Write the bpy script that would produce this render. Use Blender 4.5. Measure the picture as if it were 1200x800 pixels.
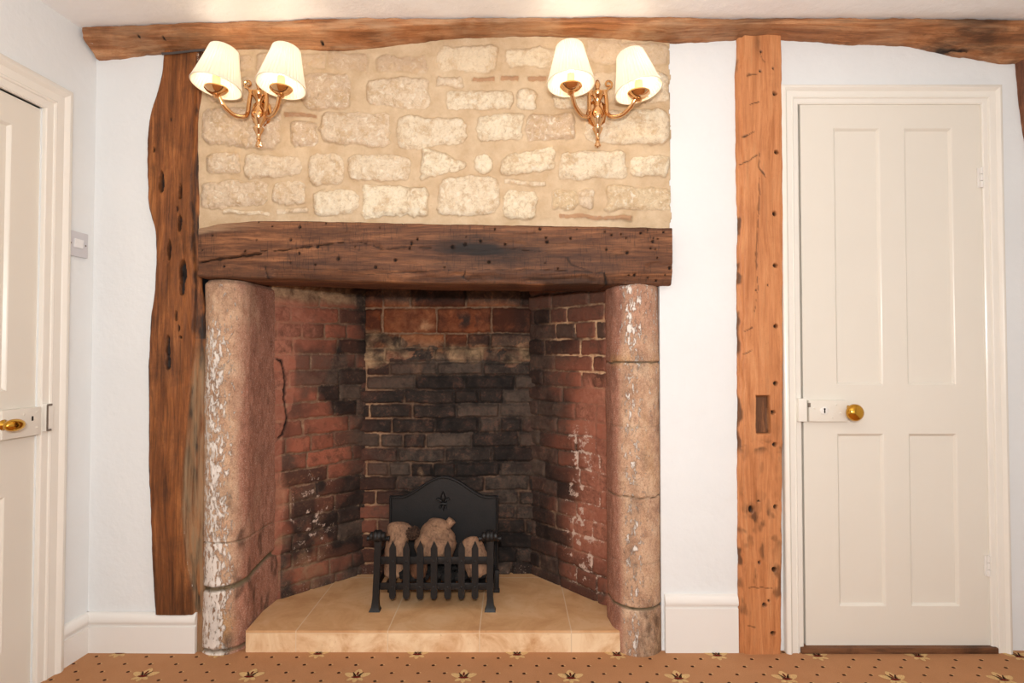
import bpy, bmesh, math, random
import numpy as np
from mathutils import Vector, Matrix, noise as mnoise

for _o in list(bpy.data.objects):
    bpy.data.objects.remove(_o)
scene = bpy.context.scene
COL = scene.collection
random.seed(7)

# ------------------------------------------------------------------ camera
FPX, TILT, DCAM = 680.0, math.radians(1.3), 2.07       # focal length in px of a 1200x800 frame
CT, ST = math.cos(TILT), math.sin(TILT)

def ray(px, py):
    u, v = (px - 600.0) / FPX, (400.0 - py) / FPX
    return u, CT - v * ST, ST + v * CT

HCAM = -(lambda r: r[2] / r[1] * DCAM)(ray(600, 762))     # floor meets the back wall at y = 762

def P(px, py, Y):
    u, dy, dz = ray(px, py)
    s = (Y + DCAM) / dy
    return Vector((u * s, Y, HCAM + dz * s))

def F(px, py, Z):
    u, dy, dz = ray(px, py)
    s = (Z - HCAM) / dz
    return Vector((u * s, dy * s - DCAM, Z))

cam_d = bpy.data.cameras.new('camera')
cam_d.sensor_width = 36.0
cam_d.lens = FPX / 1200.0 * 36.0
cam_d.clip_start = 0.05
cam = bpy.data.objects.new('camera', cam_d)
COL.objects.link(cam)
cam.location = (0, -DCAM, HCAM)
cam.rotation_euler = (math.radians(90) + TILT, 0, 0)
scene.camera = cam

# ------------------------------------------------------------------ light
scene.view_settings.view_transform = 'Standard'
scene.view_settings.look = 'None'
scene.view_settings.gamma = 1.0
scene.view_settings.use_curve_mapping = False
scene.view_settings.exposure = 0.0

world = bpy.data.worlds.new('world')
scene.world = world
world.use_nodes = True
world.node_tree.nodes['Background'].inputs[0].default_value = (0.8, 0.9, 1.0, 1)
world.node_tree.nodes['Background'].inputs[1].default_value = 0.004

def area(name, loc, rot, sx, sy, power, col):
    d = bpy.data.lights.new(name, 'AREA')
    d.shape = 'RECTANGLE'
    d.size, d.size_y, d.energy, d.color = sx, sy, power, col
    o = bpy.data.objects.new(name, d)
    COL.objects.link(o)
    o.location, o.rotation_euler = loc, rot
    return o

# the photographer's flash, just above the camera, and an added soft fill light behind it
area('camera_flash', (0.0, -2.25, 1.27), (math.radians(90), 0, 0), 0.16, 0.10, 32.0, (1.0, 0.985, 0.96))
area('rear_fill', (0.2, -4.35, 1.35), (math.radians(90), 0, 0), 2.4, 1.5, 20.0, (0.95, 0.975, 1.0))
# an added lamp aimed upward to brighten the ceiling by bounce
area('ceiling_fill', (0.1, -2.2, 1.45), (math.radians(180), 0, 0), 0.4, 0.4, 19.0, (1.0, 0.985, 0.96))

# ------------------------------------------------------------------ helpers
def smooth(a, b, x):
    t = np.clip((x - a) / (b - a), 0, 1)
    return t * t * (3 - 2 * t)

def _h(ix, iy, iz, seed):
    n = (ix.astype(np.int64) * 374761393 + iy.astype(np.int64) * 668265263 + iz.astype(np.int64) * 2147483647
         + seed * 974634777) & 0xFFFFFFFF
    n = ((n ^ (n >> 13)) * 1274126177) & 0xFFFFFFFF
    n = ((n ^ (n >> 16)) * 2246822519) & 0xFFFFFFFF
    n = n ^ (n >> 15)
    return (n & 0xFFFFFF) / float(0xFFFFFF)

def vn(x, y, z=0.0, seed=0):                 # value noise, -1..1
    x, y, z = np.broadcast_arrays(np.asarray(x, float), np.asarray(y, float), np.asarray(z, float))
    ix, iy, iz = np.floor(x), np.floor(y), np.floor(z)
    fx, fy, fz = x - ix, y - iy, z - iz
    fx, fy, fz = [f * f * (3 - 2 * f) for f in (fx, fy, fz)]
    r = 0
    for a in (0, 1):
        for b in (0, 1):
            for c in (0, 1):
                w = (fx if a else 1 - fx) * (fy if b else 1 - fy) * (fz if c else 1 - fz)
                r = r + w * _h(ix + a, iy + b, iz + c, seed)
    return r * 2 - 1

def fbm(x, y, z=0.0, seed=0, oct=4):
    r, amp, tot = 0, 1.0, 0
    for k in range(oct):
        r = r + amp * vn(np.asarray(x) * 2 ** k, np.asarray(y) * 2 ** k, np.asarray(z) * 2 ** k, seed + k * 17)
        tot += amp
        amp *= 0.5
    return r / tot

def seg_dist(X, Z, ax, az, bx, bz):
    dx, dz = bx - ax, bz - az
    L = dx * dx + dz * dz + 1e-12
    t = np.clip(((X - ax) * dx + (Z - az) * dz) / L, 0, 1)
    return np.hypot(X - ax - t * dx, Z - az - t * dz)

def link(name, me, mats, parent=None, loc=None):
    o = bpy.data.objects.new(name, me)
    for m in (mats if isinstance(mats, (list, tuple)) else [mats]):
        me.materials.append(m)
    COL.objects.link(o)
    if loc is not None:
        loc = Vector(loc)
        me.transform(Matrix.Translation(-loc))
        o.location = loc
    if parent is not None:
        o.parent = parent
        if loc is None:
            me.transform(Matrix.Translation(-parent_world(parent)))
        else:
            o.location = loc - parent_world(parent)
    return o

def parent_world(o):
    v = Vector((0, 0, 0))
    while o is not None:
        v = v + Vector(o.location)
        o = o.parent
    return v

def obj(name, verts, faces, mats, parent=None, loc=None, shade=True, attrs=None, fix=False, fmat=None, auto=None):
    me = bpy.data.meshes.new(name)
    me.from_pydata([tuple(v) for v in verts] if not isinstance(verts, np.ndarray) else verts.tolist(), [], faces)
    if fmat is not None:
        for p, i in zip(me.polygons, fmat):
            p.material_index = i
    if attrs:
        for k, a in attrs.items():
            at = me.attributes.new(k, 'FLOAT', 'POINT')
            at.data.foreach_set('value', np.asarray(a, np.float32).ravel())
    if fix:
        bm = bmesh.new(); bm.from_mesh(me)
        bmesh.ops.recalc_face_normals(bm, faces=bm.faces)
        bm.to_mesh(me); bm.free()
    me.polygons.foreach_set('use_smooth', [shade] * len(me.polygons))
    if auto is not None:
        me.set_sharp_from_angle(angle=math.radians(auto))
    me.update()
    return link(name, me, mats, parent, loc)

def grid_faces(nu, nv, flip=False, close=False):
    f = []
    for i in range(nu - 1):
        for j in range(nv if close else nv - 1):
            j2 = (j + 1) % nv
            q = (i * nv + j, (i + 1) * nv + j, (i + 1) * nv + j2, i * nv + j2)
            f.append(q[::-1] if flip else q)
    return f

def tag(o, label, cat, group=None, kind=None):
    o['label'] = label
    o['category'] = cat
    if group: o['group'] = group
    if kind: o['kind'] = kind
    return o

def empty(name, loc):
    o = bpy.data.objects.new(name, None)
    o.empty_display_size = 0.05
    COL.objects.link(o)
    o.location = loc
    return o

class MB:                                       # collects simple shapes of ONE part
    def __init__(self):
        self.v, self.f = [], []
    def add(self, vs, fs):
        n = len(self.v)
        self.v += [Vector(v) for v in vs]
        self.f += [tuple(i + n for i in q) for q in fs]
        return self
    def box(self, c, s, rot=None, bev=0.0):
        bm = bmesh.new()
        bmesh.ops.create_cube(bm, size=1.0)
        for v in bm.verts:
            v.co = Vector((v.co.x * s[0], v.co.y * s[1], v.co.z * s[2]))
        if bev:
            bmesh.ops.bevel(bm, geom=list(bm.edges), offset=bev, segments=2, affect='EDGES', profile=0.6)
        if rot is not None:
            bmesh.ops.transform(bm, matrix=rot.to_4x4(), verts=bm.verts)
        bm.verts.index_update()
        self.add([v.co + Vector(c) for v in bm.verts], [tuple(v.index for v in f.verts) for f in bm.faces])
        bm.free()
        return self
    def lathe(self, base, prof, n=32, axis=None, cap=True):    # prof: (r, h)
        base = Vector(base)
        M = Vector((0, 0, 1)).rotation_difference(Vector(axis)).to_matrix() if axis is not None else Matrix.Identity(3)
        vs, fs = [], []
        for r, h in prof:
            for k in range(n):
                a = 2 * math.pi * k / n
                vs.append(base + M @ Vector((r * math.cos(a), r * math.sin(a), h)))
        m = len(prof)
        for i in range(m - 1):
            for k in range(n):
                k2 = (k + 1) % n
                fs.append((i * n + k, i * n + k2, (i + 1) * n + k2, (i + 1) * n + k))
        if cap:
            fs.append(tuple(range(n))[::-1])
            fs.append(tuple((m - 1) * n + k for k in range(n)))
        return self.add(vs, fs)
    def tube(self, pts, r, n=14, cap=True):
        pts = [Vector(p) for p in pts]
        rs = [float(q) for q in r] if isinstance(r, (list, tuple)) else [r] * len(pts)
        vs, fs = [], []
        up = Vector((0.123, 0.97, 0.21)).normalized()
        for i, p in enumerate(pts):
            t = (pts[min(i + 1, len(pts) - 1)] - pts[max(i - 1, 0)]).normalized()
            a = t.cross(up).normalized()
            b = t.cross(a).normalized()
            up = b if abs(b.dot(up)) > 0.2 and b.dot(up) > 0 else (-b if b.dot(up) < 0 else up)
            a = t.cross(up).normalized(); b = t.cross(a).normalized()
            for k in range(n):
                w = 2 * math.pi * k / n
                vs.append(p + rs[i] * (math.cos(w) * a + math.sin(w) * b))
        for i in range(len(pts) - 1):
            for k in range(n):
                k2 = (k + 1) % n
                fs.append((i * n + k, i * n + k2, (i + 1) * n + k2, (i + 1) * n + k))
        if cap:
            fs.append(tuple(range(n))[::-1])
            fs.append(tuple((len(pts) - 1) * n + k for k in range(n)))
        return self.add(vs, fs)
    def prism(self, poly, depth, fn):           # poly 2D outline, fn(a, b, d) -> world
        n = len(poly)
        vs = [fn(a, b, 0) for a, b in poly] + [fn(a, b, depth) for a, b in poly]
        fs = [tuple(range(n)), tuple(range(n, 2 * n))[::-1]]
        for i in range(n):
            j = (i + 1) % n
            fs.append((i, i + n, j + n, j))
        return self.add(vs, fs)
    def build(self, name, mat, parent=None, loc=None, shade=True, auto=35):
        return obj(name, self.v, self.f, mat, parent, loc, shade, None, True, None, auto if shade else None)

def spline(pts, n=10):                          # Catmull-Rom through the points
    pts = [Vector(p) for p in pts]
    q = [pts[0] * 2 - pts[1]] + pts + [pts[-1] * 2 - pts[-2]]
    out = []
    for i in range(1, len(q) - 2):
        for k in range(n):
            t = k / n
            a, b, c, d = q[i - 1], q[i], q[i + 1], q[i + 2]
            out.append(0.5 * ((2 * b) + (c - a) * t + (2 * a - 5 * b + 4 * c - d) * t * t + (3 * b - a - 3 * c + d) * t ** 3))
    out.append(pts[-1])
    return out

# ------------------------------------------------------------------ materials
def lin(c):
    def f(x):
        x /= 255.0
        return x / 12.92 if x <= 0.04045 else ((x + 0.055) / 1.055) ** 2.4
    return tuple(f(x) for x in c) + (1.0,)

class NB:
    def __init__(self, name):
        self.m = bpy.data.materials.new(name)
        self.m.use_nodes = True
        self.t = self.m.node_tree
        self.n = self.t.nodes
        self.b = self.n['Principled BSDF']
        self.out = self.n['Material Output']
    def new(self, typ, **kw):
        x = self.n.new(typ)
        for k, v in kw.items():
            setattr(x, k, v)
        return x
    def put(self, sock, v):
        if isinstance(v, bpy.types.NodeSocket):
            self.t.links.new(v, sock)
        elif v is not None:
            sock.default_value = v
    def coord(self, scale=(1, 1, 1), rot=(0, 0, 0), loc=(0, 0, 0)):
        tc = self.new('ShaderNodeTexCoord')
        mp = self.new('ShaderNodeMapping')
        mp.inputs['Scale'].default_value = scale
        mp.inputs['Rotation'].default_value = rot
        mp.inputs['Location'].default_value = loc
        self.t.links.new(tc.outputs['Object'], mp.inputs['Vector'])
        return mp.outputs['Vector']
    def noise(self, vec, scale=5.0, detail=4.0, rough=0.55, dist=0.0):
        x = self.new('ShaderNodeTexNoise')
        self.put(x.inputs['Vector'], vec)
        x.inputs['Scale'].default_value = scale
        x.inputs['Detail'].default_value = detail
        x.inputs['Roughness'].default_value = rough
        x.inputs['Distortion'].default_value = dist
        return x.outputs['Fac']
    def ramp(self, fac, stops, interp='LINEAR'):
        x = self.new('ShaderNodeValToRGB')
        cr = x.color_ramp
        cr.interpolation = interp
        while len(cr.elements) < len(stops):
            cr.elements.new(0.5)
        for e, (p, c) in zip(cr.elements, stops):
            e.position = p
            e.color = c if len(c) == 4 else tuple(c) + (1,)
        self.put(x.inputs['Fac'], fac)
        return x.outputs['Color']
    def bw(self, fac, a, b):                    # linear step a..b -> 0..1
        x = self.new('ShaderNodeMapRange')
        x.clamp = True
        self.put(x.inputs['Value'], fac)
        x.inputs['From Min'].default_value = a
        x.inputs['From Max'].default_value = b
        return x.outputs['Result']
    def mix(self, fac, a, b, mode='MIX'):
        x = self.new('ShaderNodeMix', data_type='RGBA', blend_type=mode)
        self.put(x.inputs[0], fac)
        self.put(x.inputs[6], a)
        self.put(x.inputs[7], b)
        return x.outputs[2]
    def math(self, op, a, b=None, c=None):
        x = self.new('ShaderNodeMath', operation=op)
        self.put(x.inputs[0], a)
        if b is not None: self.put(x.inputs[1], b)
        if c is not None: self.put(x.inputs[2], c)
        return x.outputs[0]
    def attr(self, name):
        x = self.new('ShaderNodeAttribute', attribute_name=name)
        return x.outputs['Fac']
    def sep(self, vec):
        x = self.new('ShaderNodeSeparateXYZ')
        self.put(x.inputs[0], vec)
        return x.outputs
    def bump(self, h, strength=0.3, dist=0.01, normal=None):
        x = self.new('ShaderNodeBump')
        x.inputs['Strength'].default_value = strength
        x.inputs['Distance'].default_value = dist
        self.put(x.inputs['Height'], h)
        if normal is not None:
            self.put(x.inputs['Normal'], normal)
        return x.outputs['Normal']
    def done(self, color, rough=0.6, metal=0.0, normal=None, spec=None):
        self.put(self.b.inputs['Base Color'], color)
        self.put(self.b.inputs['Roughness'], rough)
        self.put(self.b.inputs['Metallic'], metal)
        if normal is not None:
            self.put(self.b.inputs['Normal'], normal)
        if spec is not None:
            self.put(self.b.inputs['Specular IOR Level'], spec)
        return self.m

def plaster(name, col, bump=0.35):
    n = NB(name)
    c = n.coord()
    a = n.noise(c, 9, 5, 0.6)
    b = n.noise(c, 45, 3, 0.5)
    h = n.math('ADD', a, n.math('MULTIPLY', b, 0.25))
    k = n.mix(n.bw(n.noise(c, 2.5, 3), 0.35, 0.7), lin(col), lin([x * 0.985 for x in col]))
    return n.done(k, 0.75, 0, n.bump(h, bump, 0.012), 0.25)

def paint(name, col, rough=0.28, bump=0.06):
    n = NB(name)
    c = n.coord((1, 1, 0.25))
    h = n.noise(c, 60, 4, 0.6)
    k = n.mix(n.noise(n.coord(), 3, 3), lin(col), lin([x * 0.975 for x in col]))
    return n.done(k, rough, 0, n.bump(h, bump, 0.004), 0.45)

def wood(name, cols, axis, dark=(22, 14, 10), rough=0.62, grain=1.0, blotch=0.5, bump=0.5, blotch_col=None, cross=0.0, streak=0.55, pale=(186, 150, 116)):
    n = NB(name)
    st = {'x': (0.10, 1, 1), 'z': (1, 1, 0.10)}[axis]
    fine = {'x': (0.03, 1, 1), 'z': (1, 1, 0.03)}[axis]
    mid = {'x': (0.07, 1, 1), 'z': (1, 1, 0.07)}[axis]
    big = n.noise(n.coord(st), 18, 6, 0.65, 1.6)
    gr = n.noise(n.coord(fine), 190 * grain, 5, 0.7, 0.4)
    md = n.noise(n.coord(mid, loc=(3, 1, 2)), 62, 6, 0.7, 0.8)
    bl = n.noise(n.coord(), 6, 6, 0.68, 0.6)
    sp = n.noise(n.coord((1, 1, 1)), 140, 3, 0.7)
    f = n.math('ADD', n.math('MULTIPLY', big, 0.5), n.math('ADD', n.math('MULTIPLY', gr, 0.22), n.math('MULTIPLY', md, 0.28)))
    stops = [(0.40 + 0.20 * i / (len(cols) - 1), lin(c)) for i, c in enumerate(cols)]
    k = n.ramp(f, stops)
    bc = blotch_col or [x * 0.45 for x in cols[0]]
    k = n.mix(n.math('MULTIPLY', n.bw(bl, 0.48, 0.66), blotch), k, lin(bc))
    k = n.mix(n.math('MULTIPLY', n.bw(md, 0.54, 0.66), streak), k, lin([x * 0.55 for x in cols[0]]))
    k = n.mix(n.math('MULTIPLY', n.bw(sp, 0.60, 0.72), streak * 0.7), k, lin([x * 0.5 for x in cols[0]]))
    if cross:
        sc = {'x': (1, 0.3, 0.10), 'z': (0.10, 0.3, 1)}[axis]
        cr = n.noise(n.coord(sc), 230, 3, 0.6, 0.5)
        k = n.mix(n.math('MULTIPLY', n.math('MULTIPLY', n.bw(cr, 0.54, 0.68), n.bw(bl, 0.40, 0.55)), cross), k, lin(dark))
    st_ = n.attr('stain')
    k = n.mix(n.math('MULTIPLY', st_, n.bw(n.noise(n.coord(st), 26, 5, 0.7), 0.25, 0.52)), k, lin([x * 1.3 for x in dark]))
    k = n.mix(n.math('MULTIPLY', n.attr('pale'), n.bw(md, 0.3, 0.56)), k, lin(pale))
    wh = n.attr('whitewash')
    k = n.mix(n.bw(n.math('ADD', wh, n.math('MULTIPLY', n.noise(n.coord(), 60, 4, 0.7), 0.6)), 0.72, 0.80), k, lin((225, 215, 202)))
    k = n.mix(n.attr('hole'), k, lin(dark))
    h = n.math('ADD', n.math('MULTIPLY', gr, 0.6), n.math('ADD', n.math('MULTIPLY', big, 0.5), n.math('MULTIPLY', md, 0.8)))
    return n.done(k, rough, 0, n.bump(h, bump, 0.006), 0.35)

M = {}
M['wall'] = plaster('white_plaster', (232, 234, 234))
M['ceiling'] = plaster('ceiling_plaster', (245, 243, 241), 0.45)
M['cream'] = paint('cream_gloss_paint', (233, 227, 215))
M['casing'] = paint('cream_casing_paint', (240, 235, 225), 0.25)
M['skirting'] = paint('white_gloss_paint', (238, 234, 228), 0.3)
M['oak_post'] = wood('old_oak_post', [(84, 46, 20), (132, 77, 36), (174, 110, 60)], 'z', blotch=0.4, pale=(150, 124, 94))
M['oak_beam'] = wood('old_oak_beam', [(124, 78, 46), (168, 110, 68), (202, 150, 106)], 'x', blotch=0.5, blotch_col=(112, 72, 42))
M['oak_lintel'] = wood('dark_oak_lintel', [(72, 43, 27), (108, 68, 43), (156, 104, 68)], 'x', blotch=0.45, blotch_col=(56, 37, 28), cross=0.55)
M['pine'] = wood('stripped_pine', [(172, 108, 64), (199, 132, 84), (215, 152, 102)], 'z', blotch=0.25, blotch_col=(164, 94, 50), rough=0.55, bump=0.2, streak=0.22)
M['threshold'] = wood('threshold_oak', [(90, 58, 38), (120, 80, 52), (140, 96, 64)], 'x')
M['corner'] = wood('brown_corner_post', [(96, 58, 40), (126, 80, 54), (150, 98, 66)], 'z')

def metal(name, col, rough, bump=0.0):
    n = NB(name)
    nm = None
    if bump:
        nm = n.bump(n.noise(n.coord(), 90, 3), bump, 0.002)
    return n.done(lin(col), rough, 1.0, nm)
M['brass'] = metal('polished_brass', (224, 182, 136), 0.10)
M['knob'] = metal('brass_knob', (206, 156, 62), 0.16)
def iron():
    n = NB('black_iron')
    c = n.coord()
    k = n.mix(n.noise(c, 30, 3), lin((17, 16, 16)), lin((28, 25, 24)))
    return n.done(k, 0.5, 0.0, n.bump(n.noise(c, 160, 3), 0.25, 0.002), 0.35)
M['iron'] = iron()
def plain(name, col, rough=0.5):
    n = NB(name)
    return n.done(n.mix(n.noise(n.coord(), 40, 2), lin(col), lin([x * 0.95 for x in col])), rough)
M['plastic'] = plain('white_plastic', (208, 205, 208), 0.35)
M['rocker'] = plain('rocker_plastic', (236, 234, 234), 0.3)
M['black'] = plain('dark_slot', (20, 18, 16), 0.6)
M['bare'] = plain('bare_steel', (120, 108, 96), 0.4)
M['socket'] = plain('candle_tube', (250, 226, 176), 0.5)

def shade_mat():
    n = NB('pleated_shade_fabric')
    t = n.new('ShaderNodeBsdfTranslucent')
    t.inputs['Color'].default_value = lin((255, 248, 234))
    d = n.new('ShaderNodeBsdfDiffuse')
    k = n.mix(n.noise(n.coord(), 50, 3), lin((242, 234, 216)), lin((236, 228, 208)))
    n.put(d.inputs['Color'], k)
    mx = n.new('ShaderNodeMixShader')
    mx.inputs[0].default_value = 0.13
    n.t.links.new(d.outputs[0], mx.inputs[1])
    n.t.links.new(t.outputs[0], mx.inputs[2])
    n.t.links.new(mx.outputs[0], n.out.inputs['Surface'])
    return n.m
M['shade'] = shade_mat()
M['shade_trim'] = plain('shade_trim_fabric', (246, 236, 216), 0.8)
def bulb_mat():
    n = NB('lit_bulb')
    n.b.inputs['Emission Color'].default_value = (1.0, 0.85, 0.62, 1)
    n.b.inputs['Emission Strength'].default_value = 12.0
    return n.done(lin((255, 240, 220)), 0.3)
M['bulb'] = bulb_mat()

def stone_wall_mat():
    n = NB('rubble_stone_and_mortar')
    c = n.coord()
    s, t = n.attr('stone'), n.attr('tint')
    f = n.noise(c, 20, 8, 0.72, 0.4)
    g = n.noise(c, 105, 5, 0.75)
    q = n.noise(c, 55, 6, 0.75, 0.8)
    st = n.ramp(t, [(0.0, lin((206, 178, 150))), (0.35, lin((226, 203, 174))), (0.7, lin((242, 227, 198))), (1.0, lin((218, 190, 150)))])
    st = n.mix(n.math('MULTIPLY', n.bw(f, 0.49, 0.62), 0.7), st, lin((204, 172, 132)))
    st = n.mix(n.math('MULTIPLY', n.bw(q, 0.52, 0.64), 0.5), st, lin((186, 158, 126)))
    st = n.mix(n.math('MULTIPLY', n.bw(g, 0.57, 0.70), 0.5), st, lin((160, 136, 110)))
    st = n.mix(n.math('MULTIPLY', n.bw(q, 0.46, 0.36), 0.8), st, lin((242, 232, 212)))
    st = n.mix(n.attr('red'), st, n.mix(q, lin((150, 98, 70)), lin((206, 160, 122))))
    mo = n.mix(n.bw(n.noise(c, 12, 6, 0.65), 0.35, 0.65), lin((214, 190, 158)), lin((194, 166, 132)))
    mo = n.mix(n.math('MULTIPLY', n.bw(g, 0.58, 0.70), 0.25), mo, lin((150, 124, 98)))
    k = n.mix(n.bw(n.math('ADD', s, n.math('MULTIPLY', n.math('SUBTRACT', q, 0.5), 0.9)), 0.35, 0.75), mo, st)
    h = n.math('ADD', n.math('MULTIPLY', q, n.math('ADD', n.math('MULTIPLY', s, 0.9), 0.12)), n.math('ADD', n.math('MULTIPLY', g, 0.35), n.math('MULTIPLY', f, 0.5)))
    return n.done(k, 0.88, 0, n.bump(h, 0.85, 0.009), 0.15)
M['stone_wall'] = stone_wall_mat()

def column_mat():
    n = NB('weathered_limestone')
    c = n.coord()
    f = n.noise(c, 13, 8, 0.72, 0.4)
    q = n.noise(n.coord((1, 1, 0.45)), 48, 6, 0.75, 0.5)
    g = n.noise(c, 210, 4, 0.75)
    v = n.noise(n.coord((1, 1, 0.40)), 85, 8, 0.72, 0.3)
    k = n.ramp(f, [(0.38, lin((172, 138, 110))), (0.5, lin((206, 170, 138))), (0.62, lin((222, 192, 160)))])
    k = n.mix(n.math('MULTIPLY', n.bw(q, 0.52, 0.64), 0.6), k, lin((142, 112, 92)))
    k = n.mix(n.attr('pink'), k, n.mix(n.bw(q, 0.35, 0.65), lin((140, 94, 76)), lin((184, 130, 108))))
    k = n.mix(n.attr('ochre'), k, lin((178, 136, 84)))
    k = n.mix(n.math('MULTIPLY', n.bw(g, 0.54, 0.66), 0.6), k, lin((104, 84, 70)))
    k = n.mix(n.math('MULTIPLY', n.bw(g, 0.46, 0.36), 0.35), k, lin((226, 208, 190)))
    fl = n.math('ADD', n.math('ADD', v, 0.035), n.attr('flake'))
    k = n.mix(n.bw(fl, 0.635, 0.675), k, lin((232, 222, 212)))
    k = n.mix(n.math('MULTIPLY', n.attr('soot'), n.bw(q, 0.3, 0.55)), k, lin((60, 48, 40)))
    k = n.mix(n.attr('joint'), k, lin((112, 98, 76)))
    h = n.math('ADD', n.math('MULTIPLY', f, 0.5), n.math('ADD', n.math('MULTIPLY', g, 0.3), n.math('ADD', n.bw(fl, 0.62, 0.68), n.math('MULTIPLY', q, 0.6))))
    return n.done(k, 0.88, 0, n.bump(h, 0.75, 0.005), 0.15)
M['column'] = column_mat()

def brick_mat():
    n = NB('sooty_firebox_brick')
    c = n.coord()
    b, t = n.attr('brick'), n.attr('tint')
    f = n.noise(c, 17, 8, 0.72, 0.4)
    q = n.noise(c, 44, 6, 0.75, 0.6)
    g = n.noise(c, 120, 5, 0.75)
    k = n.ramp(t, [(0, lin((86, 56, 44))), (0.35, lin((136, 80, 61))), (0.7, lin((168, 98, 74))), (1, lin((80, 54, 43)))])
    k = n.mix(n.math('MULTIPLY', n.bw(f, 0.48, 0.62), 0.8), k, lin((88, 54, 41)))
    k = n.mix(n.math('MULTIPLY', n.bw(q, 0.46, 0.34), 0.6), k, lin((172, 112, 86)))
    k = n.mix(n.attr('orange'), k, n.ramp(n.math('ADD', n.math('MULTIPLY', f, 0.6), n.math('MULTIPLY', t, 0.25)), [(0.30, lin((84, 42, 22))), (0.43, lin((132, 70, 38))), (0.56, lin((168, 104, 64)))]))
    mo = n.mix(n.attr('palemortar'), n.mix(n.bw(q, 0.35, 0.65), lin((86, 60, 47)), lin((132, 96, 77))), n.mix(n.bw(q, 0.35, 0.65), lin((176, 124, 88)), lin((216, 184, 146))))
    k = n.mix(n.bw(n.math('ADD', b, n.math('MULTIPLY', n.math('SUBTRACT', g, 0.5), 1.0)), 0.3, 0.7), mo, k)
    k = n.mix(n.math('MULTIPLY', n.attr('wash'), n.bw(q, 0.72, 0.42)), k, n.mix(n.bw(f, 0.36, 0.64), lin((148, 92, 73)), lin((184, 122, 98))))
    k = n.mix(n.attr('smear'), k, n.mix(n.bw(f, 0.38, 0.62), lin((92, 74, 56)), lin((186, 152, 116))))
    so = n.math('MULTIPLY', n.attr('soot'), n.bw(n.math('ADD', n.math('MULTIPLY', g, 0.35), n.math('ADD', n.math('MULTIPLY', f, 0.5), n.math('MULTIPLY', q, 0.5))), 0.98, 0.70))
    sv = n.math('ADD', n.math('MULTIPLY', f, 0.62), n.math('ADD', n.math('MULTIPLY', t, 0.22), n.math('MULTIPLY', q, 0.25)))
    k = n.mix(so, k, n.ramp(sv, [(0.38, lin((27, 22, 20))), (0.54, lin((50, 42, 37))), (0.72, lin((88, 75, 65)))]))
    w = n.math('ADD', n.attr('salts'), n.math('MULTIPLY', n.math('SUBTRACT', g, 0.5), 1.9))
    k = n.mix(n.math('MULTIPLY', n.bw(w, 0.54, 0.80), 0.8), k, lin((216, 190, 172)))
    k = n.mix(n.attr('crack'), k, lin((20, 15, 14)))
    h = n.math('ADD', n.math('MULTIPLY', q, 0.5), n.math('ADD', n.math('MULTIPLY', g, 0.5), n.math('MULTIPLY', f, 0.5)))
    return n.done(k, 0.8, 0, n.bump(h, 0.65, 0.007), 0.25)
M['brick'] = brick_mat()
def soot_mat():
    n = NB('soot_black_flue')
    return n.done(n.mix(n.noise(n.coord(), 12, 5), lin((30, 22, 18)), lin((58, 38, 24))), 0.9)
M['soot'] = soot_mat()

def travertine():
    n = NB('travertine_tile')
    c = n.coord()
    x, y, z = n.sep(c)
    f = n.noise(c, 7, 6, 0.65, 0.6)
    g = n.noise(c, 70, 3, 0.6)
    k = n.ramp(f, [(0.36, lin((200, 150, 104))), (0.5, lin((212, 165, 118))), (0.64, lin((220, 178, 134)))])
    riser = n.math('LESS_THAN', z, 0.0655)
    k = n.mix(n.math('MULTIPLY', riser, n.bw(f, 0.35, 0.62)), k, lin((240, 212, 174)))
    k = n.mix(n.math('MULTIPLY', n.bw(g, 0.62, 0.75), 0.35), k, lin((178, 130, 82)))
    per = 0.322
    d = n.math('ABSOLUTE', n.math('SUBTRACT', n.math('FLOORED_MODULO', n.math('ADD', x, 10 * per + 0.114 + per / 2), per), per / 2))
    d2 = n.math('ABSOLUTE', n.math('SUBTRACT', y, 0.475))
    d3 = n.math('ABSOLUTE', n.math('SUBTRACT', z, 0.0655))
    j = n.math('LESS_THAN', n.math('MINIMUM', n.math('MINIMUM', d, d2), n.math('MULTIPLY', d3, 1.4)), 0.0019)
    k = n.mix(j, k, lin((222, 194, 160)))
    return n.done(k, 0.5, 0, n.bump(n.math('SUBTRACT', n.math('MULTIPLY', g, 0.1), j), 0.3, 0.002), 0.4)
M['travertine'] = travertine()
def carpet():
    n = NB('brown_carpet_pile')
    c = n.coord()
    f = n.noise(c, 9, 4, 0.6)
    g = n.noise(c, 420, 3, 0.8)
    k = n.mix(f, lin((190, 136, 94)), lin((206, 152, 110)))
    k = n.mix(n.math('MULTIPLY', n.bw(g, 0.45, 0.75), 0.5), k, lin((150, 102, 68)))
    return n.done(k, 0.95, 0, n.bump(g, 0.8, 0.004), 0.1)
M['carpet'] = carpet()
def yarn(name, col):
    n = NB(name)
    g = n.noise(n.coord(), 420, 3, 0.8)
    k = n.mix(n.bw(g, 0.4, 0.75), lin(col), lin([x * 0.72 for x in col]))
    return n.done(k, 0.95, 0, n.bump(g, 0.6, 0.003), 0.1)
M['yarn_dark'] = yarn('dark_brown_yarn', (74, 44, 32))
M['yarn_tan'] = yarn('tan_yarn', (232, 192, 134))
M['yarn_red'] = yarn('dark_red_yarn', (122, 44, 34))
def logm(name, a, b, dk):
    n = NB(name)
    c = n.coord()
    f = n.noise(c, 24, 8, 0.72, 0.6)
    q = n.noise(n.coord((1, 1, 0.35)), 75, 6, 0.75, 0.5)
    k = n.mix(n.bw(f, 0.38, 0.62), lin(a), lin(b))
    k = n.mix(n.math('MULTIPLY', n.bw(q, 0.52, 0.64), 0.75), k, lin(dk))
    return n.done(k, 0.85, 0, n.bump(n.math('ADD', f, q), 0.8, 0.010), 0.2)
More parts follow.
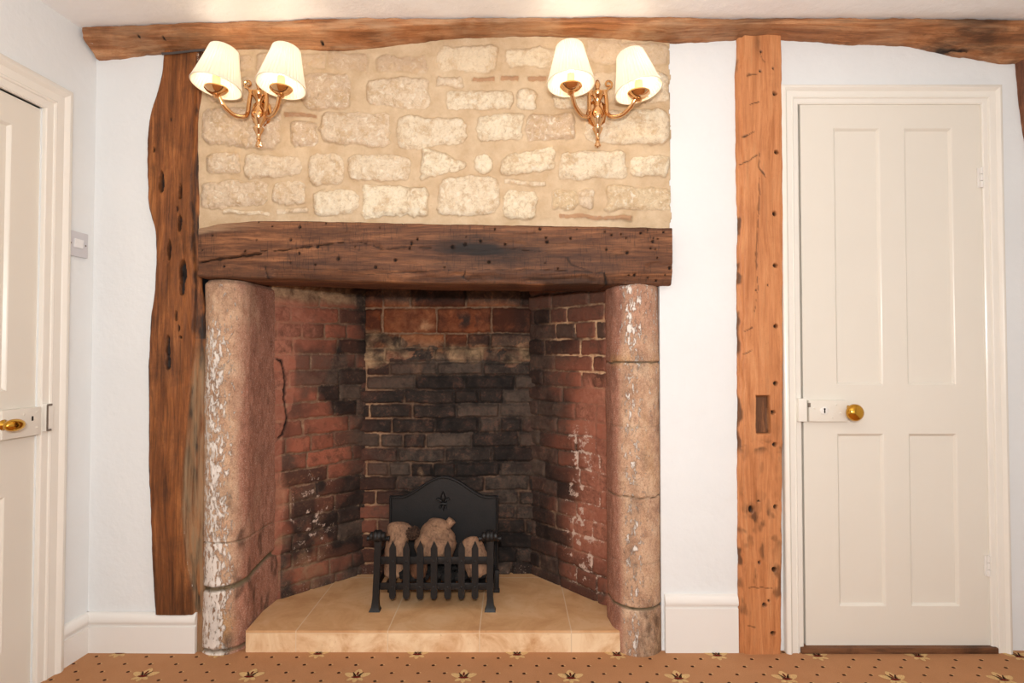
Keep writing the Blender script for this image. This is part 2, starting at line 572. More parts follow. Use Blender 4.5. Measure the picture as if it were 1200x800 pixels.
M['log'] = logm('pale_ceramic_log', (134, 104, 84), (178, 138, 108), (92, 68, 52))
M['log_dark'] = logm('brown_ceramic_log', (96, 64, 46), (132, 92, 66), (60, 40, 30))
M['cone'] = logm('grey_brown_pine_cone', (62, 46, 38), (88, 66, 52), (40, 30, 26))
M['coal'] = logm('dark_coal', (30, 28, 27), (46, 43, 41), (20, 19, 18))

# ------------------------------------------------------------------ room shell
XL0 = ray(108, 400)[0] / ray(108, 400)[1] * DCAM     # left corner
SL = 0.0735                                          # the left wall leans outward toward the room
XR = 2.12
YB = -4.5
def XLEFT(Y): return XL0 + SL * Y
def PL(px, py, off=0.0):                             # pixel -> point on the left wall (off = out into the room)
    u, dy, dz = ray(px, py)
    s = (XL0 + off - SL * DCAM) / (u - SL * dy)
    return Vector((u * s, dy * s - DCAM, HCAM + dz * s))
LN = Vector((1, -SL, 0)).normalized()                # left wall's normal, into the room
LT = Vector((SL, 1, 0)).normalized()                 # along the wall, toward the corner
def mapL(s, z, d):                                   # s measured from the corner, negative toward the camera
    return Vector((XL0, 0, z)) + LT * s + LN * d
def sL(v): return (v - Vector((XL0, 0, v.z))).dot(LT)
def mapB(s, z, d): return Vector((s, -d, z))         # back wall: d out into the room

# ceiling: old and uneven, lower at the left
def zceil(x, y):
    base = np.interp(x, [-1.8, -1.5, -1.1, -0.5, 0.3, 1.2, 2.2], [2.165, 2.180, 2.198, 2.212, 2.214, 2.212, 2.208])
    return base + 0.006 * vn(x * 3, y * 3, 0, 5) * np.clip(-y, 0, 1)
gx, gy = np.meshgrid(np.linspace(-2.2, XR + 0.1, 90), np.linspace(YB - 0.05, 0.12, 90), indexing='ij')
gz = zceil(gx, gy)
nt = gx.size
cv = np.concatenate([np.stack([gx, gy, gz], -1).reshape(-1, 3), np.stack([gx, gy, gz + 0.08], -1).reshape(-1, 3)])
cf = grid_faces(90, 90, True) + [tuple(i + nt for i in q) for q in grid_faces(90, 90)]
tag(obj('ceiling', cv, cf, M['ceiling'], loc=(0, -2, 2.2)), 'white uneven plaster ceiling above the old beam', 'ceiling', kind='structure')

# walls
def boxes(lst):
    m = MB()
    for x0, x1, y0, y1, z0, z1 in lst:
        m.box(((x0 + x1) / 2, (y0 + y1) / 2, (z0 + z1) / 2), (x1 - x0, y1 - y0, z1 - z0))
    return m
ZT = 2.24
DX0, DX1, DZT = P(930, 400, 0).x, P(1157, 400, 0).x, P(1040, 121, 0).z
CHX0, CHX1 = P(234, 200, 0).x, P(786, 200, 0).x
m = boxes([(XL0 - 0.1, P(212, 400, 0).x, 0, 0.12, -0.02, ZT), (CHX1 - 0.012, DX0, 0, 0.12, -0.02, ZT), (P(774, 540, 0).x, CHX1 - 0.012, 0, 0.12, -0.02, P(780, 334, 0).z),
           (DX0, DX1, 0, 0.12, DZT, ZT), (DX1, XR + 0.1, 0, 0.12, -0.02, ZT)])
tag(m.build('wall_back', M['wall'], loc=(0, 0, 0), shade=False), 'white plastered back wall beside the stone chimney breast and around the right door', 'wall', kind='structure')

LD_in, LD_out, LD_zt = sL(PL(44, 400)), -1.02, PL(52, 128).z
m = MB()
def lbox(s0, s1, z0, z1, d0=-0.12, d1=0.0):
    vs = [mapL(s, z, d) for d in (d0, d1) for z in (z0, z1) for s in (s0, s1)]
    return vs, [(0, 1, 3, 2), (4, 6, 7, 5), (0, 4, 5, 1), (2, 3, 7, 6), (0, 2, 6, 4), (1, 5, 7, 3)]
for a in ((LD_in, 0.12, -0.02, ZT), (LD_out, LD_in, LD_zt, ZT), (YB - 0.1, LD_out, -0.02, ZT)):
    m.add(*lbox(*a))
tag(m.build('wall_left', M['wall'], loc=(XL0, 0, 0), shade=False), 'white plastered side wall at the left with a light switch', 'wall', kind='structure')
tag(boxes([(XR, XR + 0.1, YB - 0.1, 0.12, -0.02, ZT)]).build('wall_right', M['wall'], loc=(XR, -2, 0), shade=False),
    'white side wall at the right, out of frame', 'wall', kind='structure')
tag(boxes([(-2.3, XR + 0.1, YB - 0.1, YB, -0.02, ZT)]).build('wall_rear', M['wall'], loc=(0, YB, 0), shade=False),
    'white wall behind the camera', 'wall', kind='structure')

# carpet, with its woven dots and lily motifs as part of the same mesh
fm = MB()
fm.box((0.0, (YB + 0.55) / 2, -0.03), (4.8, 0.55 - YB, 0.06))
fmat = [0] * len(fm.f)
def inlay(poly, mi, z=0.0008):
    n0 = len(fm.v)
    fm.v += [Vector((x, y, z)) for x, y in poly]
    fm.f.append(tuple(range(n0, n0 + len(poly))))
    fmat.append(mi)
def ell(cx, cy, a, b, ang, n=12, point=0.0):
    out = []
    for k in range(n):
        w = 2 * math.pi * k / n
        x, y = a * math.cos(w), b * math.sin(w) * (1 - point * max(0, math.cos(w)))
        out.append((cx + x * math.cos(ang) - y * math.sin(ang), cy + x * math.sin(ang) + y * math.cos(ang)))
    return out
def motif(cx, cy):
    for ang, L, o in ((90, 0.027, 0.020), (28, 0.023, 0.024), (152, 0.023, 0.024), (-38, 0.014, 0.019), (218, 0.014, 0.019), (270, 0.015, 0.017)):
        a = math.radians(ang)
        inlay(ell(cx + o * math.cos(a), cy + o * math.sin(a), L, L * 0.52, a, 14, 0.15), 2)
    for ang in (58, 122):
        a = math.radians(ang)
        inlay(ell(cx + 0.017 * math.cos(a), cy + 0.017 * math.sin(a), 0.016, 0.0026, a, 8), 1, 0.0014)
    inlay(ell(cx, cy - 0.002, 0.017, 0.0055, 0, 10), 3, 0.0014)
    inlay(ell(cx, cy + 0.019, 0.012, 0.0035, math.pi / 2, 10), 3, 0.0016)
PX = 0.347
A0 = F(606, 767, 0)
B0 = F(543, 794, 0)
DYR = A0.y - B0.y
motifs = []
for r in range(0, 8):
    for k in range(-8, 9):
        x = (A0.x if r % 2 == 0 else B0.x) + k * PX
        y = A0.y - r * DYR - 0.008 * (x - A0.x)
        if XLEFT(y) + 0.05 < x < XR - 0.05:
            motifs.append((x, y)); motif(x, y)
dy_ = DYR / 3
for r in range(-1, 21):
    for k in range(-34, 34):
        x = A0.x + (k + 0.5 * (r % 2) + 0.25) * PX / 4
        y = A0.y - (r + 0.5) * dy_ - 0.008 * (x - A0.x)
        if not (XLEFT(y) + 0.02 < x < XR - 0.02 and y < -0.012): continue
        if min(abs(x - mx) / 0.05 + abs(y - my) / 0.045 for mx, my in motifs) < 1: continue
        inlay(ell(x, y, 0.0062, 0.0055, 0, 8), 1)
        inlay(ell(x + 0.007, y + 0.002, 0.0032, 0.0028, 0, 6), 2, 0.0014)
fl = obj('floor', fm.v, fm.f, [M['carpet'], M['yarn_dark'], M['yarn_tan'], M['yarn_red']], loc=(0, -1, 0), shade=False, fmat=fmat)
tag(fl, 'brown carpet patterned with small dots and tan lily motifs', 'carpet', kind='structure')

# ------------------------------------------------------------------ rubble stone chimney breast
def chimney():
    X0, X1 = CHX0, CHX1
    zb, zt = P(500, 268, 0).z - 0.03, ZT - 0.02
    res = 0.0038
    nu, nv = int((X1 - X0 + 0.04) / res), int((zt - zb) / res)
    U, V = np.meshgrid(np.linspace(X0 - 0.004, X1 + 0.012, nu), np.linspace(zb, zt, nv), indexing='ij')
    stones = [(513, 583, 55, 85, .6), (593, 653, 58, 82, .7), (687, 783, 50, 77, .2), (442, 503, 66, 87, .0), (385, 433, 63, 84, .0),
        (300, 347, 62, 84, .1), (347, 384, 64, 82, .2), (430, 503, 93, 127, .4), (513, 543, 92, 103, .4), (523, 600, 107, 129, .6), (606, 628, 105, 130, .6),
        (553, 581, 91, 96, 2), (587, 607, 90, 96, 2), (618, 640, 91, 97, 2), (353, 412, 88, 130, .2), (648, 690, 112, 128, .6), (753, 783, 85, 120, .5),
        (695, 745, 84, 122, .5), (376, 457, 134, 171, .35), (465, 548, 138, 173, .55), (560, 613, 135, 167, .65), (618, 673, 135, 166, .15), (687, 785, 130, 170, .55),
        (408, 482, 182, 211, .5), (493, 548, 182, 205, .7), (558, 578, 183, 202, .7), (588, 650, 178, 203, .75), (655, 733, 178, 211, .6), (738, 783, 183, 207, .7),
        (590, 640, 212, 217.5, .5), (425, 502, 218, 255, .7), (367, 420, 223, 252, .6), (513, 585, 207, 253, .55), (590, 630, 224, 257, .75), (647, 677, 223, 245, .95),
        (678, 695, 222, 245, .4), (710, 789, 220, 247, .9), (655, 740, 252, 258, 1.2), (240, 330, 128, 173, .2), (340, 372, 143, 173, .15), (242, 282, 181, 204, .3),
        (288, 355, 183, 208, .4), (362, 403, 180, 217, .45), (238, 314, 212, 243, .3), (322, 358, 214, 239, .4), (333, 372, 133, 138.5, 1.6), (242, 300, 92, 122, .2),
        (305, 348, 92, 124, .3), (262, 318, 247, 252, .5), (240, 296, 66, 86, .1), (326, 360, 244, 250, .4)]
    H = np.zeros_like(U); S = np.zeros_like(U); T = np.zeros_like(U); R = np.zeros_like(U)
    wx = 0.013 * fbm(U * 20, V * 20, 0, 3, 4) + 0.004 * fbm(U * 80, V * 80, 0, 4, 2)
    wz = 0.012 * fbm(U * 20, V * 20, 7, 9, 4) + 0.004 * fbm(U * 80, V * 80, 3, 8, 2)
    for i, (a, b, c, d, t) in enumerate(stones):
        p, q = P(a, d, 0), P(b, c, 0)
        cx, cz, hx, hz = (p.x + q.x) / 2, (p.z + q.z) / 2, (q.x - p.x) / 2, (q.z - p.z) / 2
        rnd = random.Random(i * 13 + 5)
        k = 0.6 if hz < 0.015 else 1.0
        sk, tp = rnd.uniform(-.07, .07), rnd.uniform(-.16, .16)
        if (a, b) == (493, 548): tp = -0.85
        if (a, b) == (588, 650): sk = 0.16
        x, z = U - cx + wx * k, V - cz + wz * k - sk * (U - cx)
        hzz = hz * (1 + tp * np.clip(x / hx, -1, 1))
        r = min(hx, hz) * rnd.uniform(.35, .7)
        qx, qz = np.abs(x) - hx + r, np.abs(z) - hzz + r
        sd = np.hypot(np.maximum(qx, 0), np.maximum(qz, 0)) + np.minimum(np.maximum(qx, qz), 0) - r
        m_ = smooth(0.004, -0.006, sd)
        dome = smooth(0.006, -0.020, sd) * (0.009 if hz > 0.015 else 0.004)
        tilt = rnd.uniform(-.05, .05) * (U - cx) + rnd.uniform(-.08, .08) * (V - cz)
        rough = 0.0035 * fbm(U * 38, V * 38, i, 21, 4) + 0.0012 * vn(U * 190, V * 190, i, 2)
        if d <= 90 or (a, b) in ((687, 783), (242, 300), (305, 348), (695, 745)): m_ = m_ * 0.6
        H = np.maximum(H, m_ * (dome + 0.001 + tilt + rough * 1.3))
        S = np.maximum(S, m_)
        T = np.where(m_ > 0.2, min(t, 1.0), T)
        R = np.where((m_ > 0.3) & (t > 1.1), 0.75, R)
    H = H + 0.0025 * fbm(U * 10, V * 10, 0, 33, 4)
    edge = X1 - 0.002 + 0.006 * fbm(V * 26, V * 0 + 2, 0, 12, 3)
    U = np.minimum(U, edge)
    Y = -(0.006 + H)
    side = U >= edge - 1e-9
    Y = np.where(side, np.maximum(Y, 0.012), Y)
    front = np.stack([U, Y, V], -1)
    # a wall has thickness: lip the border back
    n = nu * nv
    verts = front.reshape(-1, 3)
    faces = grid_faces(nu, nv)
    idx = lambda i, j: i * nv + j
    ring = [idx(i, 0) for i in range(nu)] + [idx(nu - 1, j) for j in range(1, nv)] + [idx(i, nv - 1) for i in range(nu - 2, -1, -1)] + [idx(0, j) for j in range(nv - 2, 0, -1)]
    back = verts[ring].copy(); back[:, 1] = 0.13
    verts = np.concatenate([verts, back])
    L = len(ring)
    faces += [(ring[k], n + k, n + (k + 1) % L, ring[(k + 1) % L]) for k in range(L)]
    faces.append(tuple(n + k for k in range(L)))
    ext = lambda a: np.concatenate([a.ravel(), np.zeros(L)])
    o = obj('wall_chimney', verts, faces, M['stone_wall'], loc=(P(510, 200, 0).x, 0, zb), attrs={'stone': ext(S), 'tint': ext(T), 'red': ext(R)})
    return tag(o, 'rubble chimney breast of pale limestone set in beige mortar above the timber lintel', 'stone wall', kind='structure')
chimney()

# ------------------------------------------------------------------ timbers
def lerp_pts(pts, t, w):
    k = [p[0] for p in pts]; v = [p[1] for p in pts]
    o = np.argsort(k)
    k, v = np.array(k, float)[o], np.array(v, float)[o]
    r = np.interp(t, k, v)
    if w:
        tt = [np.interp(t + d, k, v) for d in np.linspace(-w, w, 7)]
        r = sum(tt) / 7
    return r

def features(A, Bc, feats, yf):
    """holes, cracks in a face plane: A is world X, Bc world Z.  feats in photo pixels on the plane y = yf"""
    hole = np.zeros_like(A); dep = np.zeros_like(A)
    for f in feats:
        if f[0] == 'e':
            _, px, py, rx, ry, d = f
            c = P(px, py, yf); e = P(px + rx, py - ry, yf)
            q = np.hypot((A - c.x) / max(e.x - c.x, 1e-5), (Bc - c.z) / max(e.z - c.z, 1e-5)) + 0.12 * vn(A * 150, Bc * 60, 0, 3)
            mk = smooth(1.15, 0.75, q)
        else:
            _, pts, wpx, d = f
            ws = (P(600 + wpx, 400, yf) - P(600, 400, yf)).x / 2
            pp = [P(x, y, yf) for x, y in pts]
            mk = np.zeros_like(A)
            jx, jz = 0.002 * vn(A * 70, Bc * 70, 0, 6), 0.002 * vn(A * 70, Bc * 70, 4, 6)
            for i, (p, q_) in enumerate(zip(pp[:-1], pp[1:])):
                dd = seg_dist(A + jx, Bc + jz, p.x, p.z, q_.x, q_.z)
                mk = np.maximum(mk, smooth(ws * 1.25 + 0.0008, ws * 0.35, dd * (1 + 0.8 * vn(A * 45, Bc * 45, 1, 6))) * min(1.0, 0.35 + wpx * 0.35))
        hole = np.maximum(hole, mk)
        dep = np.maximum(dep, mk * d)
    return hole, dep

def slab(name, axis, lo, hi, t0, t1, yf, yb, mat, res=0.0035, rnd=0.012, rough=0.003, feats=(), seed=0, masks=None, edge=0.002, prof=None, smooth_w=0.03, base=None):
    """a hewn timber. axis 'z': lo/hi = left/right X as (z, x) lists; axis 'x': lo/hi = bottom/top Z as (x, z) lists"""
    nt = int((t1 - t0) / res) + 1
    t = np.linspace(t0, t1, nt)
    a, b = lerp_pts(lo, t, smooth_w), lerp_pts(hi, t, smooth_w)
    a = a + edge * fbm(t * 22, t * 0, 0, seed + 1, 4)
    b = b + edge * fbm(t * 22, t * 0 + 9, 0, seed + 2, 4)
    nc = int(np.max(b - a) / res) + 2
    c = np.linspace(0, 1, nc)
    T, C = np.meshgrid(t, c, indexing='ij')
    W = a[:, None] + (b - a)[:, None] * C
    d = np.minimum(W - a[:, None], b[:, None] - W)
    dd = np.clip(d, 0, rnd)
    Y = yf(T, W) if callable(yf) else np.full_like(T, yf)
    if rnd > 0: Y = Y + (rnd - np.sqrt(np.maximum(rnd * rnd - (rnd - dd) ** 2, 0)))
    if prof is not None: Y = Y + prof(T, C, W, a[:, None], b[:, None])
    X, Z = (W, T) if axis == 'z' else (T, W)
    gx_, gz_ = (40, 6) if axis == 'z' else (6, 40)
    Y = Y + rough * fbm(X * gx_, Z * gz_, 0, seed + 3, 4) + rough * 0.8 * fbm(X * 9, Z * 9, 2, seed + 5, 3)
    hole, dep = features(X, Z, feats, yf if not callable(yf) else -0.02) if feats else (np.zeros_like(X), np.zeros_like(X))
    Y = Y + dep
    att = {'hole': hole}
    for k in ('stain', 'pale', 'whitewash'):
        att[k] = masks[k](X, Z, C) if masks and k in masks else np.zeros_like(X)
    Yb = np.full((nt, 1), yb)
    col = lambda A, j: A[:, [j]]
    if axis == 'z':
        full = np.stack([np.concatenate([col(X, 0), X, col(X, -1)], 1), np.concatenate([Yb, Y, Yb], 1), np.concatenate([col(Z, 0), Z, col(Z, -1)], 1)], -1)
    else:
        full = np.stack([np.concatenate([col(X, 0), X, col(X, -1)], 1), np.concatenate([Yb, Y, Yb], 1), np.concatenate([col(Z, 0), Z, col(Z, -1)], 1)], -1)
    n2 = nc + 2
    faces = grid_faces(nt, n2, axis == 'z', close=True)
    if axis == 'z':
        faces += [tuple(range(n2))[::-1], tuple((nt - 1) * n2 + j for j in range(n2))]
    else:
        faces += [tuple(range(n2)), tuple((nt - 1) * n2 + j for j in range(n2))[::-1]]
    at = {k: np.concatenate([v[:, :1], v, v[:, -1:]], 1) for k, v in att.items()}
    verts = full.reshape(-1, 3)
    base = base if base is not None else (float(verts[:, 0].mean()), 0.0, float(verts[:, 2].min()))
    return obj(name, verts, faces, mat, loc=base, attrs=at, fix=True, auto=70)

def zx(pts, Y):     # photo outline -> (z, x)
    return [(lambda v: (v.z, v.x))(P(x, y, Y)) for x, y in pts]
def xz(pts, Y):     # photo outline -> (x, z)
    return [(lambda v: (v.x, v.z))(P(x, y, Y)) for x, y in pts]

# waney oak post left of the fireplace: smooth face and, beside it, a weathered strip
yo = -0.022
left_e = [(191, 58), (189, 85), (182, 108), (174, 130), (171, 160), (171, 235), (176, 255), (181, 272), (182, 300), (180, 335), (175, 375), (173, 420), (173, 470), (172, 540), (175, 600), (177, 660), (180, 722)]
right_e = [(238, 58), (236, 95), (232, 130), (231, 200), (232, 262), (232, 330), (236, 360), (237, 450), (236, 540), (236, 640), (237, 722), (238, 757)]
zb_, ztp = 0.0, P(200, 58, yo).z
oakf = [('e', 189, 213, 3, 13, .02), ('e', 211, 225, 2.2, 9, .02), ('e', 210, 262, 2.4, 10, .02), ('e', 198, 293, 2.4, 13, .02), ('e', 214, 318, 4.5, 14, .02), ('e', 213, 337, 3, 9, .02),
        ('e', 206, 370, 1.5, 6, .015), ('e', 209, 384, 1.2, 4, .01), ('e', 197, 408, 2.4, 16, .015), ('e', 197, 425, 3, 8, .015), ('e', 211, 395, 1.5, 1.5, .008),
        ('e', 207, 245, 1.2, 4, .01), ('e', 200, 140, 1, 1.5, .01), ('e', 180, 175, 1, 3, .01)]
def oak_strip(X, Z, C):
    e = lerp_pts(zx([(229, 58), (226, 180), (224, 262), (228, 330), (226, 400), (221, 470), (214, 540), (212, 600), (216, 650), (225, 700), (226, 757)], yo), Z, 0.02)
    return e
def oak_prof(T, C, W, a, b):
    e = oak_strip(W, T, C)
    foot = 0.021 * smooth(0.0, -0.003, T - P(170, 719, -0.02).z + 0.004) * smooth(0.002, -0.002, W - P(226, 740, -0.03).x)
    return np.maximum(0.014 * smooth(-0.004, 0.006, W - e), foot)
def pale_strip(X, Z, C):
    e = oak_strip(X, Z, C)
    m_ = smooth(-0.002, 0.004, X - e)
    n_ = 0.5 + 0.5 * fbm(X * 60, Z * 8, 0, 71, 4)
    return m_ * np.clip(0.45 + 0.55 * n_, 0, 1) * smooth(1.15, 0.9, Z)
def strip_stain_gap(X, Z, C):
    e = oak_strip(X, Z, C)
    m_ = smooth(-0.002, 0.004, X - e)
    n_ = fbm(X * 50, Z * 12, 0, 77, 4)
    w = np.where(Z > 1.1, smooth(-.3, .25, n_), smooth(.0, .4, n_))
    knot = np.exp(-(((X - P(197, 420, yo).x) / 0.045) ** 2 + ((Z - P(197, 420, yo).z) / 0.07) ** 2)) * 0.55
    lowr = 0.5 * smooth(0.45, 0.1, Z) * (1 - m_)
    edge_ = 1.0 * smooth(0.035, 0.0, C + 0.03 * vn(Z * 30, Z * 0, 0, 8))  # left edge painted dark for the shadowed gap against the plaster
    rag = smooth(0.010, 0.002, np.abs(X - e - 0.003 + 0.008 * fbm(Z * 14, Z * 0, 0, 79, 4))) * smooth(P(0, 395, yo).z, P(0, 385, yo).z, Z) * smooth(P(0, 180, yo).z, P(0, 200, yo).z, Z) * smooth(-.35, .0, fbm(X * 60, Z * 14, 0, 78, 3) + 0.2)
    return np.clip(np.maximum.reduce([m_ * w, knot, lowr, edge_, 1.0 * rag]), 0, 1)
def strip_white(X, Z, C):
    e = oak_strip(X, Z, C)
    return 0.46 * np.exp(-((X - e - 0.004) / 0.006) ** 2) * (0.5 + 0.5 * vn(Z * 9, Z * 0, 0, 3)) * smooth(0.9, 1.3, Z) + 0.40 * np.exp(-((X - e - 0.002) / 0.004) ** 2) * smooth(0.9, 0.5, Z)
o = slab('timber_post', 'z', zx(left_e, yo), zx(right_e, yo), zb_, ztp, yo, -0.0005, M['oak_post'], rough=0.004, feats=oakf, seed=11,
         masks={'pale': pale_strip, 'stain': strip_stain_gap, 'whitewash': strip_white}, prof=oak_prof)
tag(o, 'wavy-edged dark oak post with black slits left of the stone fireplace', 'timber post', 'upright timber posts')

# straight pine post beside the right door
yp = -0.026
pl_ = [(866, 36), (866, 60), (864, 80), (865, 150), (865, 200), (867, 260), (866, 330), (867, 450), (867, 600), (868, 700), (868, 768)]
pr_ = [(916, 36), (917, 120), (918, 250), (918, 450), (917, 600), (916, 768)]
pf = [('e', x, y, 2.4, 2.4, .02) for x, y in ((908, 109), (910, 178), (908, 250), (909, 311), (909, 382), (909, 449), (906, 483), (908, 521), (909, 594), (907, 667), (906, 742), (896, 709))]
pf += [('e', 892, 60, 1.5, 1.5, .006), ('e', 891, 83, 1.6, 1.6, .006), ('e', 906, 80, 0.8, 2, .006), ('e', 880, 597, 2.5, 4.5, .012), ('e', 901, 704, 1.3, 1.5, .01), ('e', 890, 659, 1.3, 2, .008),
       ('e', 900, 334, 0.8, 1, .006), ('e', 886, 340, 1, 1.2, .004), ('e', 889, 587, 2, 1.2, .004),
       ('l', [(891, 60), (893, 69), (897, 72)], 0.8, .002), ('l', [(872, 160), (885, 154)], 1.6, .003), ('l', [(868, 192), (878, 188), (887, 182)], 1.4, .003), ('l', [(890, 180), (890, 196), (897, 207)], 1.0, .003),
       ('l', [(890, 208), (890, 230), (888, 262), (886, 300), (888, 340), (884, 365)], 0.7, .003), ('l', [(872, 388), (882, 384)], 1.2, .003), ('l', [(872, 415), (881, 411)], 1.2, .003),
       ('l', [(876, 89), (888, 86)], 1, .002), ('l', [(879, 122), (889, 119)], 1.4, .002), ('l', [(878, 688), (905, 689)], 1, .002), ('l', [(876, 733), (884, 735)], 1, .002)]
pts = [(a, b) for a, b in ((886, 464), (902, 464), (902, 508), (886, 508))]
def mortise(T, C, W, a, b):
    p, q = P(887, 508, yp), P(902, 464, yp)
    m_ = smooth(-.002, .001, W - p.x) * smooth(-.002, .001, q.x - W) * smooth(-.002, .001, T - p.z) * smooth(-.002, .001, q.z - T)
    notch = 0.012 * smooth(0.016, 0.010, W - a + 0.006 * vn(T * 16, T * 0, 0, 8))
    return 0.020 * m_ + notch
def mort_mask(X, Z, C):
    p, q = P(887, 508, yp), P(902, 464, yp)
    m_ = smooth(-.002, .001, X - p.x) * smooth(-.002, .001, q.x - X) * smooth(-.002, .001, Z - p.z) * smooth(-.002, .001, q.z - Z)
    n_ = fbm(X * 40, Z * 14, 0, 91, 4)
    dirty = smooth(0.12, 0.5, n_) * (0.25 + 0.35 * smooth(0.62, 0.40, Z)) * smooth(1.1, 0.6, Z)
    d2 = 0.8 * np.exp(-(((Z - P(880, 612, yp).z) / 0.09) ** 2)) * smooth(-0.1, 0.3, fbm(X * 30, Z * 20, 0, 93, 4))
    d3 = 0.75 * np.exp(-(((Z - P(880, 523, yp).z) / 0.02) ** 2)) * smooth(0.0, 0.35, fbm(X * 25, Z * 40, 0, 95, 3))
    topd = 0.4 * np.exp(-(((X - P(888, 60, yp).x) / 0.012) ** 2 + ((Z - P(888, 50, yp).z) / 0.035) ** 2))
    return np.clip(np.maximum.reduce([0.78 * m_, dirty, d2, d3, topd, 0.75 * smooth(.06, 0.02, C + 0.04 * vn(Z * 50, Z * 0, 0, 18)) * smooth(.0, .3, vn(Z * 12, Z * 0, 0, 8))]), 0, 1)
o = slab('timber_post', 'z', zx(pl_, yp), zx(pr_, yp), 0.0, P(890, 37, yp).z, yp, -0.0005, M['pine'], rough=0.0015, feats=pf, seed=31, rnd=0.006,
         masks={'stain': mort_mask}, prof=mortise, edge=0.0025)
tag(o, 'straight orange pine post with peg holes and a small mortise beside the right door', 'timber post', 'upright timber posts')

# post edge at the far right
o = slab('timber_post', 'z', zx([(1194, 60), (1195, 75), (1197, 100), (1201, 135), (1212, 200), (1222, 400), (1222, 775)], -0.02), [(0, XR - 0.004), (2.3, XR - 0.004)], 0.0, P(1190, 62, -0.02).z, -0.02, -0.0005,
         M['corner'], res=0.008, seed=41)
tag(o, 'sliver of brown timber post at the far right edge under the beam', 'timber post', 'upright timber posts')

# ceiling beam
yb_ = -0.085
top_b = [(80, 38), (93, 37), (200, 29), (320, 23), (430, 19), (550, 18), (700, 19), (860, 22), (940, 21), (1050, 20), (1120, 21), (1200, 22), (1260, 24)]
bot_b = [(80, 64), (115, 68), (150, 63), (200, 58), (240, 56), (285, 55), (340, 55), (400, 57), (440, 53), (480, 48), (540, 42), (600, 40), (660, 40), (700, 41), (785, 47), (820, 46), (865, 43), (917, 43), (1000, 48), (1070, 51), (1120, 62), (1180, 71), (1200, 70), (1260, 68)]
# the face leans back to the wall toward its lower edge
def beam_prof(T, C, W, a, b):
    lean = np.interp(T, [-1.6, -0.9, -0.5, 0.0, 0.6, 1.0, 1.5, 2.0], [0.45, 0.35, 0.5, 0.62, 0.6, 0.6, 0.4, 0.3])
    return 0.066 * smooth(1 - lean, 0.0, C) ** 1.0
def bm_stain(X, Z, C):
    n_ = fbm(X * 5, Z * 22, 0, 51, 5)
    w = np.interp(X, [-1.6, -1.2, -0.6, 0.6, 1.0, 1.4, 2.0], [0.2, 0.15, 0.05, 0.15, 0.5, 0.75, 0.75])
    return np.clip(w * smooth(-0.25, 0.35, n_) + 0.35 * smooth(0.3, 0.0, C) * smooth(-.2, .3, n_), 0, 1)
def bm_pale(X, Z, C):
    n_ = fbm(X * 9, Z * 50, 0, 53, 4)
    w = np.interp(X, [-1.6, -0.9, -0.5, 0.0, 0.6, 0.9, 2.0], [0.35, 0.3, 0.7, 0.75, 0.6, 0.3, 0.25])
    return np.clip(w * smooth(-0.3, 0.3, n_), 0, 1)
zc = lambda v: float(zceil(v, -0.08))
tb = [(x, zc(x) - 0.002) for x in np.linspace(-1.7, 2.2, 40)]
# bottom edge lies near the wall plane, its silhouette as in the photo
bb = xz(bot_b, -0.025)
o = slab('ceiling_beam', 'x', bb, tb, XLEFT(-0.04) + 0.012, XR - 0.004, yb_, 0.03, M['oak_beam'], rough=0.006, rnd=0.008, seed=61, prof=beam_prof, smooth_w=0.02,
         feats=[('e', 160, 40, 1.5, 1.2, .006), ('e', 187, 40, 1.5, 1.2, .006), ('e', 372, 41, 2, 1.6, .008), ('l', [(470, 45), (520, 40), (600, 36)], 1.2, .006), ('l', [(800, 40), (850, 36)], 1.2, .006), ('l', [(1000, 40), (1080, 44), (1150, 50)], 1.6, .006)],
         masks={'stain': bm_stain, 'pale': bm_pale, 'whitewash': lambda X, Z, C: 0.40 * smooth(0.93, 1.0, C) + 0.36 * np.exp(-((X + 1.47) / 0.02) ** 2)}, edge=0.004)
tag(o, 'long crooked oak beam running under the ceiling along the whole wall', 'ceiling beam')

# grey cable running over the top of the oak post
M['cable'] = plain('grey_cable_sheath', (78, 72, 70), 0.5)
o = MB().tube(spline([P(190, 63, -0.030), P(205, 62, -0.034), P(222, 60, -0.034), P(240, 58.5, -0.030)], 6), 0.0042, 10).build('cable', M['cable'], loc=tuple(P(190, 63, -0.03)))
tag(o, 'short dark grey cable running across the top of the dark oak post', 'cable')

# lintel
yl = -0.05
lt = [(232, 268), (245, 263), (300, 258), (380, 259), (500, 262), (640, 264), (788, 267)]
lb = [(232, 324), (300, 326), (340, 327), (420, 330), (500, 332), (600, 333), (715, 333), (788, 333)]
lf = [('l', [(233, 307), (258, 303), (285, 300), (306, 297)], 1.5, .012), ('l', [(306, 294), (335, 293), (352, 290), (380, 286), (402, 284)], 1.0, .008), ('l', [(421, 284), (438, 288), (448, 292), (480, 289), (505, 291)], 0.8, .006),
      ('l', [(527, 289), (560, 293), (600, 292), (642, 296)], 0.6, .004), ('l', [(310, 313), (314, 326)], 1.4, .006), ('l', [(545, 317), (543, 325), (549, 328)], 1.3, .005), ('l', [(664, 302), (670, 310), (685, 315)], 1, .004),
      ('l', [(550, 316), (600, 315), (680, 318), (708, 320)], 0.8, .004), ('l', [(708, 320), (711, 331)], 2, .004), ('l', [(430, 321), (540, 316)], 0.8, .003), ('l', [(318, 315), (430, 316)], 0.7, .003)]
rr = random.Random(3)
